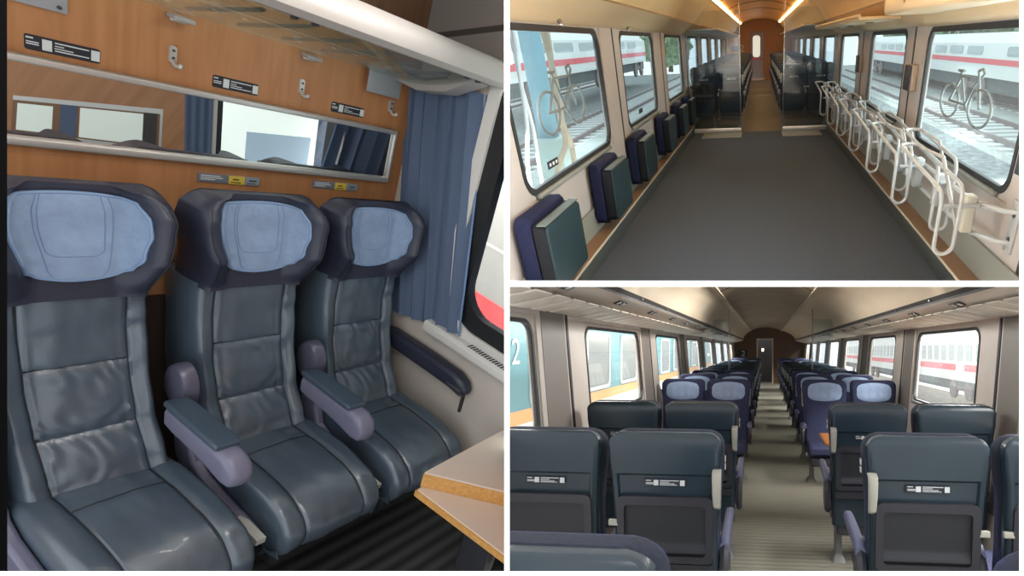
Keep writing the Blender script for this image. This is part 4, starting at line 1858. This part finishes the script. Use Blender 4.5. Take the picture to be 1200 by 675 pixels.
def head_front(x, z):
    w = lerp(HTAB, z)
    ax = min(abs(x), w)
    y = lerp([(1.50, -.440), (1.56, -.440), (1.66, -.43), (1.80, -.405), (1.94, -.40)], z)
    q = ax / w
    wing = max(0, min(1, (q - .46) / .34))
    hz = max(0, min(1, (z - 1.52) / .16)) * (1 - .5 * max(0, (z - 1.86) / .08))
    y -= .125 * (wing * wing * (3 - 2 * wing)) * (.15 + .85 * hz)
    if q > .86:
        y += .11 * ((q - .86) / .14) ** 2
    return y


def leather_seat(label, loc):
    t = thing('leather_seat', label, 'seat', loc, 0, 'leather seats in a row under the mirror')
    # backrest
    b = MB()
    rings = []
    nz, nx = 84, 56
    for j in range(nz + 1):
        z = .66 + (1.52 - .66) * j / nz
        w = BW if z > .8 else BW
        row = []
        for i in range(nx + 1):
            x = -w + 2 * w * i / nx
            row.append((x, back_front(x, z), z))
        yr = lerp([(.66, -.34), (1.1, -.22), (1.52, -.20)], z)
        row += [(w + .004, (row[-1][1] + yr) / 2, z), (w - .01, yr, z), (-w + .01, yr, z), (-w - .004, (row[0][1] + yr) / 2, z)]
        rings.append(row)
    b.loft(rings)
    bk = b.build('backrest', M_LEATHER, t)
    for s in (-1, 1):
        b = MB()
        b.tube([(s * .138, back_front(s * .138, z) - .003, z) for z in [.70 + .81 * k / 40 for k in range(41)]], .0028, 5)
        b.build('seam', M_SEAM, bk)
    for zz in (.93, 1.20):
        b = MB()
        b.tube([(x, back_front(x, zz) - .003, zz + .012 * (x / .13) ** 2 - .006) for x in [-.136 + .272 * k / 20 for k in range(21)]], .0028, 5)
        b.build('seam', M_SEAM, bk)
    # headrest with wings
    b = MB()
    rings = []
    for j in range(45):
        z = 1.50 + .44 * (j / 44)
        w = lerp(HTAB, z)
        row = []
        for i in range(41):
            x = -w + 2 * w * i / 40
            row.append((x, head_front(x, z) + .0015 * noise.noise(Vector((x * 20, z * 20, 5))), z))
        yr = lerp([(1.50, -.20), (1.72, -.25), (1.86, -.32), (1.94, -.378)], z)
        ym = (row[-1][1] + yr) / 2
        row += [(w + .006, ym, z), (w - .03, yr, z), (-w + .03, yr, z), (-w - .006, ym, z)]
        rings.append(row)
    b.loft(rings)
    hd = b.build('headrest', M_LEATHDK, t)
    for s in (-1, 1):
        b = MB()
        b.tube([(s * lerp(HTAB, z) * .87, head_front(s * lerp(HTAB, z) * .87, z) - .002, z) for z in [1.53 + .37 * k / 20 for k in range(21)]], .0022, 5)
        b.build('seam', M_SEAM, hd)
    # pale cloth on the headrest
    def cover_pt(u, v, off=.012):
        a, c = 2 * u - 1, v
        z = 1.585 + .325 * c
        hw = lerp([(0, .098), (.10, .130), (.32, .150), (.62, .170), (.82, .170), (1.0, .148)], c)
        x = a * hw
        z -= .018 * (a * a) * (1 if c > .5 else -1) * abs(c - .5) * 2
        y = head_front(x, z)
        puff = .012 * (1 - max(abs(a), abs(2 * c - 1)) ** 6)
        wr_ = .0016 * noise.noise(Vector((x * 30, z * 30, 2.2)))
        return (x, y - off - puff * .5 + wr_, z)

    b = MB()
    b.grid(cover_pt, 34, 26, back=(0, .014, 0))
    cv = b.build('headrest_cover', M_PALE, t)
    b = MB()
    rim = [(k / 24, 0) for k in range(24)] + [(1, k / 20) for k in range(20)] + [(1 - k / 24, 1) for k in range(24)] + [(0, 1 - k / 20) for k in range(20)]
    b.tube([cover_pt(u, v, .010) for u, v in rim], .006, 6, closed=True)
    b.build('piping', mat('headrest_piping', (116, 140, 172), rough=.8), cv)
    b = MB()
    b.tube([cover_pt(.22, v, .0135) for v in [k / 12 * .95 + .03 for k in range(13)]], .0014, 4)
    b.tube([cover_pt(.78, v, .0135) for v in [k / 12 * .95 + .03 for k in range(13)]], .0014, 4)
    b.tube([cover_pt(.25, v, .0135) for v in (1, .8, .6, .42, .35)] + [cover_pt(.28, .31, .0135)] + [cover_pt(u, .29, .0135) for u in (.35, .45, .55, .65)] +
           [cover_pt(.69, .31, .0135)] + [cover_pt(.72, v, .0135) for v in (.35, .42, .6, .8, 1)], .0014, 4)
    b.build('stitching', M_PALESTITCH, cv)
    # cushion
    path = [(-.44, .690), (-.52, .712), (-.60, .735), (-.70, .752), (-.80, .758), (-.92, .757), (-1.02, .748), (-1.10, .728),
            (-1.165, .695), (-1.205, .65), (-1.222, .60), (-1.218, .55), (-1.195, .505), (-1.15, .475), (-1.08, .465)]
    # densify
    fine = []
    for i in range(len(path) - 1):
        for q in range(4):
            f = q / 4
            p0, p1, p2, p3 = [Vector((*path[max(0, min(len(path) - 1, i + k))], 0)) for k in (-1, 0, 1, 2)]
            fine.append(0.5 * ((2 * p1) + (p2 - p0) * f + (2 * p0 - 5 * p1 + 4 * p2 - p3) * f * f + (3 * p1 - p0 - 3 * p2 + p3) * f ** 3))
    fine.append(Vector((*path[-1], 0)))
    CW = .232
    nx = 44
    rows = []
    for i, p in enumerate(fine):
        tdir = (fine[min(i + 1, len(fine) - 1)] - fine[max(i - 1, 0)]).normalized()
        nrm = Vector((tdir.y, -tdir.x, 0))          # outward (up / forward)
        if nrm.y < 0 and p.x > -1.1:
            nrm = -nrm
        row = []
        for k in range(nx + 1):
            x = -CW + 2 * CW * k / nx
            ax = abs(x)
            d = 0
            if ax > .20:
                d -= .034 * ((ax - .20) / (CW - .20)) ** 2.6
            d += .012 * max(0, min(1, (ax - .12) / .05)) * (1 if p.x > -1.15 else .4)
            d -= .011 * groove(ax - .140, .006)
            if ax < .14:
                d += .010 * (1 - (ax / .14) ** 4)
                d -= .012 * groove(p.x + .74, .010) * (1 if p.y > .7 else 0)
                d += wrinkle(x, p.x, -.70, .003) * (1 if p.y > .7 else 0)
            d += leather_noise(x, p.x + p.y, 1.4)
            row.append((x, p.x + nrm.x * d, p.y + nrm.y * d))
        zb = .47
        sy = max(p.x, -1.19)
        row = [(-CW + .012, sy + .0, zb), (-CW - .004, sy, min((row[0][2] + zb) / 2, row[0][2]))] + row + \
              [(CW + .004, sy, min((row[-1][2] + zb) / 2, row[-1][2])), (CW - .012, sy + .0, zb)]
        rows.append(row)
    b = MB()
    w = len(rows[0])
    b.add([q for r in rows for q in r], [(j * w + i, j * w + i + 1, (j + 1) * w + i + 1, (j + 1) * w + i) for j in range(len(rows) - 1) for i in range(w - 1)])
    cs = b.build('seat_cushion', M_LEATHER, t)
    col = lambda k: [Vector(r[k]) for r in rows[6:]]
    for k in (2 + round((-.140 + CW) / (2 * CW) * nx), 2 + round((.140 + CW) / (2 * CW) * nx)):
        b = MB()
        b.tube([q + Vector((0, -.001, .003)) for q in col(k)], .0028, 5)
        b.build('seam', M_SEAM, cs)
    b = MB()
    b.tube([Vector(q) + Vector((0, 0, .003)) for q in rows[min(range(len(fine)), key=lambda i: abs(fine[i].x + .74))][2 + 9:-2 - 9]], .003, 5)
    b.build('seam', M_SEAM, cs)
    # dark base and plinth
    b = MB()
    b.box((0, -.72, .40), (.40, .80, .13), bev=.03)
    b.box((0, -.55, .18), (.30, .50, .36), bev=.02)
    b.build('seat_base', M_BLACK, t)
    b = MB()
    b.box((.05, -1.10, .445), (.10, .10, .03), bev=.01)
    b.build('base_foot', M_LEVER, t)
    # side shell, armrest
    sh = MB()
    ol = [(-.46, .98), (-.47, .80), (-.49, .69), (-.54, .59), (-.64, .55), (-.80, .515), (-.98, .485), (-1.06, .50), (-1.09, .54),
          (-1.07, .60), (-.95, .615), (-.82, .635), (-.70, .66), (-.63, .70), (-.60, .78), (-.585, .98)]
    sh.prism([(-.282, y, z) for y, z in ol], (.045, 0, 0))
    so = sh.build('side_shell', M_SHELLL, t)
    bm = bmesh.new()
    bm.from_mesh(so.data)
    bmesh.ops.bevel(bm, geom=[e for e in bm.edges if len(e.link_faces) == 2 and e.calc_face_angle(0) > 1.2], offset=.014, segments=3, affect='EDGES', profile=.5)
    bm.to_mesh(so.data)
    bm.free()
    lv = MB()
    lv.prism([(-.300, y, z) for y, z in ((-.97, .615), (-1.0, .56), (-1.06, .545), (-1.10, .575), (-1.15, .59), (-1.155, .625), (-1.03, .635))], (.036, 0, 0))
    lv.build('release_lever', M_LEVER, t)
    hb = MB()
    hb.loft([[(dx, -.485 + .08 * q * math.cos(a), 1.045 + .115 * q * math.sin(a)) for a in [2 * PI * i / 24 for i in range(24)]]
             for dx, q in ((-.30, .70), (-.292, .92), (-.275, 1.0), (-.24, 1.0))])
    hb.build('hub_cover', M_HUB, t)
    ab = MB()
    rings = []
    for y, zt, zb, w_ in ((-.572, 1.00, .93, .060), (-.582, 1.02, .91, .078), (-.64, 1.025, .905, .084), (-.80, 1.025, .90, .088),
                          (-.92, 1.025, .885, .092), (-.99, 1.02, .872, .092), (-1.03, 1.00, .875, .088), (-1.05, .97, .89, .074), (-1.058, .94, .91, .04)):
        rings.append([(-.325 + a, y, (zt + zb) / 2 + c) for a, c in rrect(w_, zt - zb, min(.03, (zt - zb) * .4), 5)])
    ab.loft(rings)
    arm = ab.build('armrest', M_SHELLL, t)
    pb = MB()
    rings = []
    for y, h_, w_ in ((-.568, .016, .07), (-.58, .03, .086), (-.64, .034, .092), (-.92, .034, .094), (-.945, .030, .092), (-.95, .012, .088)):
        rings.append([(-.325 + a, y, 1.035 + c) for a, c in rrect(w_, h_, .012, 4)])
    pb.loft(rings)
    pb.build('armrest_pad', M_ARMDK, arm)
    return t


SEATC = (.935, 1.495, 2.035)
s0 = leather_seat('slate leather seat at the left, cut by the black door post', (SEATC[0], 0, 0))
km = kid_map(s0)
dup(s0, (SEATC[1], 0, 0), 0, 'slate leather seat in the middle between the two armrests', None, km)
dup(s0, (SEATC[2], 0, 0), 0, 'slate leather seat beside the curtain and the window', None, km)

for ch in list(s0.children):
    if ch.name.split('.')[0] == 'armrest':          # the outer arm of the left seat is beyond the post
        for g_ in list(ch.children):
            bpy.data.objects.remove(g_)
        bpy.data.objects.remove(ch)

# folding table
t = thing('folding_table', 'beige folding table with oak edges in front of the window seat', 'table', (0, 0, 0))
ZT = .90
A = at(497, 553, 2, ZT)
Bq = at(590, 503, 2, ZT)
C = at(600, 578, 2, ZT)
yfar = A.y
dirF = (Bq - A)
Bq = A + dirF * .99
b = MB()
top = [A, Bq, Vector((Bq.x, C.y - .5, ZT)), Vector((C.x + .35, C.y - .5, ZT)), C]


def inset_poly(poly, d):
    c = sum(poly, Vector()) / len(poly)
    return [p + (c - p).normalized() * d for p in poly]


b.prism([p - Vector((0, 0, .012)) for p in inset_poly(top, .004)], (0, 0, .012))
b.build('upper_leaf', M_TABLE, t, smooth=False)
b = MB()
b.prism([p - Vector((0, 0, .098)) for p in top], (0, 0, .085))
b.build('oak_edge', M_OAK, t, smooth=False)
ZL = .80
A2 = at(487, 573, 2, ZL)
C2 = at(592, 652, 2, ZL)
low = [A2, A2 + dirF * 1.02, Vector((A2.x + 1.0, C2.y - .4, ZL)), Vector((C2.x + (C2.x - A2.x) * .6, C2.y + (C2.y - A2.y) * .6, ZL))]
b = MB()
b.prism([p - Vector((0, 0, .010)) for p in inset_poly(low, .012)], (0, 0, .010))
b.build('lower_leaf', M_TABLE, t, smooth=False)
b = MB()
b.prism([p - Vector((0, 0, .045)) for p in low], (0, 0, .0349))
b.build('oak_edge', M_OAK, t, smooth=False)
b = MB()
b.box((XW - .3, A.y - .25, .37), (.10, .20, .74), bev=.02)
b.build('table_leg', M_DARKPL, t)

# train outside the compartment window
zr = at(573, 351, 0, 3.6).z
zw = at(580, 292, 0, 3.6).z
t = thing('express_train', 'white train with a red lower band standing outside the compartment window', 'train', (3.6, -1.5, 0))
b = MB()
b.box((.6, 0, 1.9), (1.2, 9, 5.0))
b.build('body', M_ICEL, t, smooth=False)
b = MB()
b.box((-.004, 0, zr - .8), (.012, 9, 1.6))
b.build('red_band', mat('train_red_bright', (200, 40, 42), rough=.4), t, smooth=False)
b = MB()
b.box((-.004, 0, zw + .012), (.014, 9, .02))
b.build('window_ledge', M_GRIP, t, smooth=False)
for k in range(3):
    b = MB()
    b.prism([(-.006, -1.8 + k * 2.2 + a, zw + .75 + c) for a, c in rrect(1.7, 1.2, .12, 4)], (.01, 0, 0))
    b.build('window_pane', mat('train_window_blue', (62, 84, 116), rough=.12), t, smooth=False)

new = [o for o in bpy.data.objects if o not in before]
clip_all(new, [V_LEFT])

# =================================================================== partitions between the three interiors (sawn ends face the viewer)
set_room(ID)
D0 = .72


def X_(u, Y):
    return (u - CX) / F * Y


def Z_(v, Y):
    return CAM_H - (v - CY) / F * Y


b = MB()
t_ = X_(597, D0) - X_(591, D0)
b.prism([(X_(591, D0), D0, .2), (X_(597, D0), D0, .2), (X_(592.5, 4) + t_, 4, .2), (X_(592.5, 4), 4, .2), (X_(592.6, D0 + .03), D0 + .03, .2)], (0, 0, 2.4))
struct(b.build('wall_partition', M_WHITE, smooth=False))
b = MB()
h_ = Z_(329, D0) - Z_(336, D0)
b.prism([(X_(597, D0), D0, Z_(336, D0)), (X_(597, D0), D0, Z_(329, D0)), (X_(597, D0), 3.5, Z_(332.5, 3.5) + h_ / 2),
         (X_(597, D0), 3.5, Z_(332.5, 3.5) - h_ / 2)], (.02, 0, 0))
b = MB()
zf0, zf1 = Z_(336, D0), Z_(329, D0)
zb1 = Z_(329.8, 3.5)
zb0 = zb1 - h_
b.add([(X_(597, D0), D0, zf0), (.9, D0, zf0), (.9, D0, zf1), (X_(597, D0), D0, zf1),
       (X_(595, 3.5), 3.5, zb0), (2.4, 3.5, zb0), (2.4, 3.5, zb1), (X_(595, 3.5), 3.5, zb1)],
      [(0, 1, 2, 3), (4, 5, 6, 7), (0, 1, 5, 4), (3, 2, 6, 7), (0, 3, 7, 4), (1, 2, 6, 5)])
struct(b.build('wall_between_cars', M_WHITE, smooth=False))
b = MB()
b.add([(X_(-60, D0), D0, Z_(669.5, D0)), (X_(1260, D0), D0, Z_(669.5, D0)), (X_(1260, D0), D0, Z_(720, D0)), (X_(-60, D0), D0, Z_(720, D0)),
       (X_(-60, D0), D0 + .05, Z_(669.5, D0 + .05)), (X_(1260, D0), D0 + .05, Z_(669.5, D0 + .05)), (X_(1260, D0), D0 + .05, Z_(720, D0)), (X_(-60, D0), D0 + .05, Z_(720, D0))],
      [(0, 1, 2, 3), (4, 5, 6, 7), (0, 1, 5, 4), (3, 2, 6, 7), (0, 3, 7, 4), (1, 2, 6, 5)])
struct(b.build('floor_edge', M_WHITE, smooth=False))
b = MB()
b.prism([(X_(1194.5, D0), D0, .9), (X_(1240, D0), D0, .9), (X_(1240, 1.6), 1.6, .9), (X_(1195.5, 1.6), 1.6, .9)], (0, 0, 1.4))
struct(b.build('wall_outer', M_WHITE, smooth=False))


# opposite side of the compartment, carried by the partition: seen only in the mirror
def pp(Y, z, off=0.0):
    Y = Y - .42 * (z - CAM_H)          # runs parallel to the compartment's own uprights
    return Vector((X_(592.5, Y) - off, Y, z))


b = MB()
b.add([pp(.9, .3, .001), pp(2.07, .3, .001), pp(2.07, 2.55, .001), pp(.9, 2.55, .001)], [(0, 1, 2, 3)])
struct(b.build('wall_opposite', M_WOOD, smooth=False))
b = MB()
for y0, y1 in ((2.07, 2.16), (2.66, 2.9)):
    pass
t = thing('opposite_curtain', 'blue curtain of the opposite compartment side reflected left in the mirror', 'curtain', (0, 0, 0))
b = MB()
b.grid(lambda u, v: pp(2.055 + .10 * u, .7 + 1.8 * v, .004 + .0015 * math.sin(u * 20)), 24, 2)
b.build('cloth', M_CURTAIN, t)
t = thing('opposite_curtain', 'blue curtain of the opposite compartment side reflected right in the mirror', 'curtain', (0, 0, 0))
b = MB()
b.grid(lambda u, v: pp(2.60 + .40 * u - .04 * v, .9 + 1.55 * v, .004 + .002 * math.sin(u * 44)), 90, 2)
b.build('cloth', M_CURTAIN, t)
t = thing('opposite_mirror', 'mirror strip of the opposite wood wall seen inside the long mirror', 'mirror', (0, 0, 0))


def strip(u, v, off):
    a = (1.481 + (1.968 - 1.481) * u, -.33 + .36 * u)
    c = (1.456 + (1.959 - 1.456) * u, -.51 + .34 * u)
    return pp(a[0] + (c[0] - a[0]) * v, CAM_H + a[1] + (c[1] - a[1]) * v, off)


def strip_quad(name, u0, u1, v0, v1, off, m, par):
    b = MB()
    b.add([strip(u0, v0, off), strip(u1, v0, off), strip(u1, v1, off), strip(u0, v1, off)], [(0, 1, 2, 3)])
    return b.build(name, m, par, smooth=False)


strip_quad('mirror_frame', 0, 1.02, -.06, 1.06, .0013, M_ALU, t)
M_MB = mat('painted_mirror_glow', (206, 214, 206), rough=.3, emit=.35)  # reflections in this strip are painted as flat glowing and dark quads
strip_quad('mirror_glass', 0, 1, .06, .94, .0016, mat('painted_wood_reflection', (120, 84, 54), rough=.3), t)
strip_quad('painted_bright_reflection', .03, .26, .14, .90, .0019, M_MB, t)
strip_quad('painted_bright_reflection', .44, .90, .10, .90, .0019, M_MB, t)
strip_quad('painted_curtain_reflection', .31, .42, .06, .94, .0019, M_CURTAIN, t)
strip_quad('painted_curtain_reflection', .88, .98, .06, .94, .0021, M_SLOT, t)
WIN_N[0] += 1
wr = bpy.data.objects.new('window_%d' % WIN_N[0], None)
COL.objects.link(wr)
struct(wr)
b = MB()
b.add([pp(2.15, .3, .001), pp(2.95, .3, .001), pp(2.95, 3.2, .001), pp(2.15, 3.2, .001)], [(0, 1, 2, 3)])
b.build('reveal', M_WFR, wr, smooth=False)
b = MB()
b.add([pp(2.175, .5, .0015), pp(2.195, .5, .0015), pp(2.195, 3, .0015), pp(2.175, 3, .0015)], [(0, 1, 2, 3)])
b.build('gasket', M_BLACK, wr, smooth=False)
b = MB()
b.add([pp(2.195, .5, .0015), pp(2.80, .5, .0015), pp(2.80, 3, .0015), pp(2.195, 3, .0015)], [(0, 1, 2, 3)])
b.build('pane', mat('pane_painted_daylight', (236, 246, 240), rough=.3, emit=.75), wr, smooth=False)  # daylight outside painted as an opaque glowing pane
b = MB()
b.add([pp(2.29, .9, .002), pp(2.55, .9, .002), pp(2.55, 1.93, .002), pp(2.29, 1.74, .002)], [(0, 1, 2, 3)])
b.build('pane_view', mat('pane_blue', (168, 190, 206), rough=.3, emit=.45), wr, smooth=False)  # train beyond the pane painted as a glowing pale blue patch

# =================================================================== light
w = bpy.data.worlds.new('world')
scene.world = w
w.use_nodes = True
bg = w.node_tree.nodes['Background']
bg.inputs['Color'].default_value = (0.93, 0.97, 1.0, 1)
bg.inputs['Strength'].default_value = 1.5


def area(name, M, loc, aim, size, power, col=(1, 1, 1)):
    ld = bpy.data.lights.new(name, 'AREA')
    ld.shape = 'RECTANGLE'
    ld.size, ld.size_y = size
    ld.energy = power
    ld.color = col
    o = bpy.data.objects.new(name, ld)
    COL.objects.link(o)
    p = M @ Vector(loc)
    q = M @ Vector(aim)
    o.location = p
    o.rotation_euler = (q - p).to_track_quat('-Z', 'Y').to_euler()
    return o


# daylight through the window bands: long soft lamps outside, above the windows
area('saloon_daylight_left', ROOM_B, (-2.5, 6, 3.1), (0, 6, .9), (12, 1.0), 900, (1, .98, .95))
area('saloon_daylight_right', ROOM_B, (2.9, 6, 3.1), (.2, 6, .9), (12, 1.0), 900, (1, .98, .95))
area('saloon_daylight_left_far', ROOM_B, (-2.5, 17.5, 3.1), (0, 17.5, .9), (11, 1.0), 1700, (1, .98, .95))
area('saloon_daylight_right_far', ROOM_B, (2.9, 17.5, 3.1), (.2, 17.5, .9), (11, 1.0), 1700, (1, .98, .95))
area('saloon_sky_right', ROOM_B, (4.6, 8, 4.4), (.1, 8, 0), (14, .5), 1300, (1, .98, .94))
area('bicycle_sky_right', ROOM_T, (4.6, 18, 4.2), (0, 18, 0), (14, .5), 600, (1, .98, .94))
area('bicycle_daylight_left', ROOM_T, (-2.6, 9, 3.0), (0, 9, .7), (16, 1.0), 170, (.95, .98, 1))
area('bicycle_daylight_right', ROOM_T, (2.6, 9, 3.0), (0, 9, .7), (16, 1.0), 170, (.95, .98, 1))
area('compartment_front_fill', ROOM_L, (.5, -2.0, 3.2), (1.5, -.6, 1.0), (.5, .5), 9, (1, .98, .95))  # unseen fill added to brighten wall and seats from the front
area('compartment_highlight_fill', ROOM_L, (2.0, -1.45, 3.45), (1.45, -.7, .6), (.5, .5), 32, (1, .98, .95))  # unseen lamp added overhead to brighten and put highlights on the leather
scene.view_settings.view_transform = 'Standard'
scene.view_settings.look = 'None'
scene.view_settings.exposure = 0.0
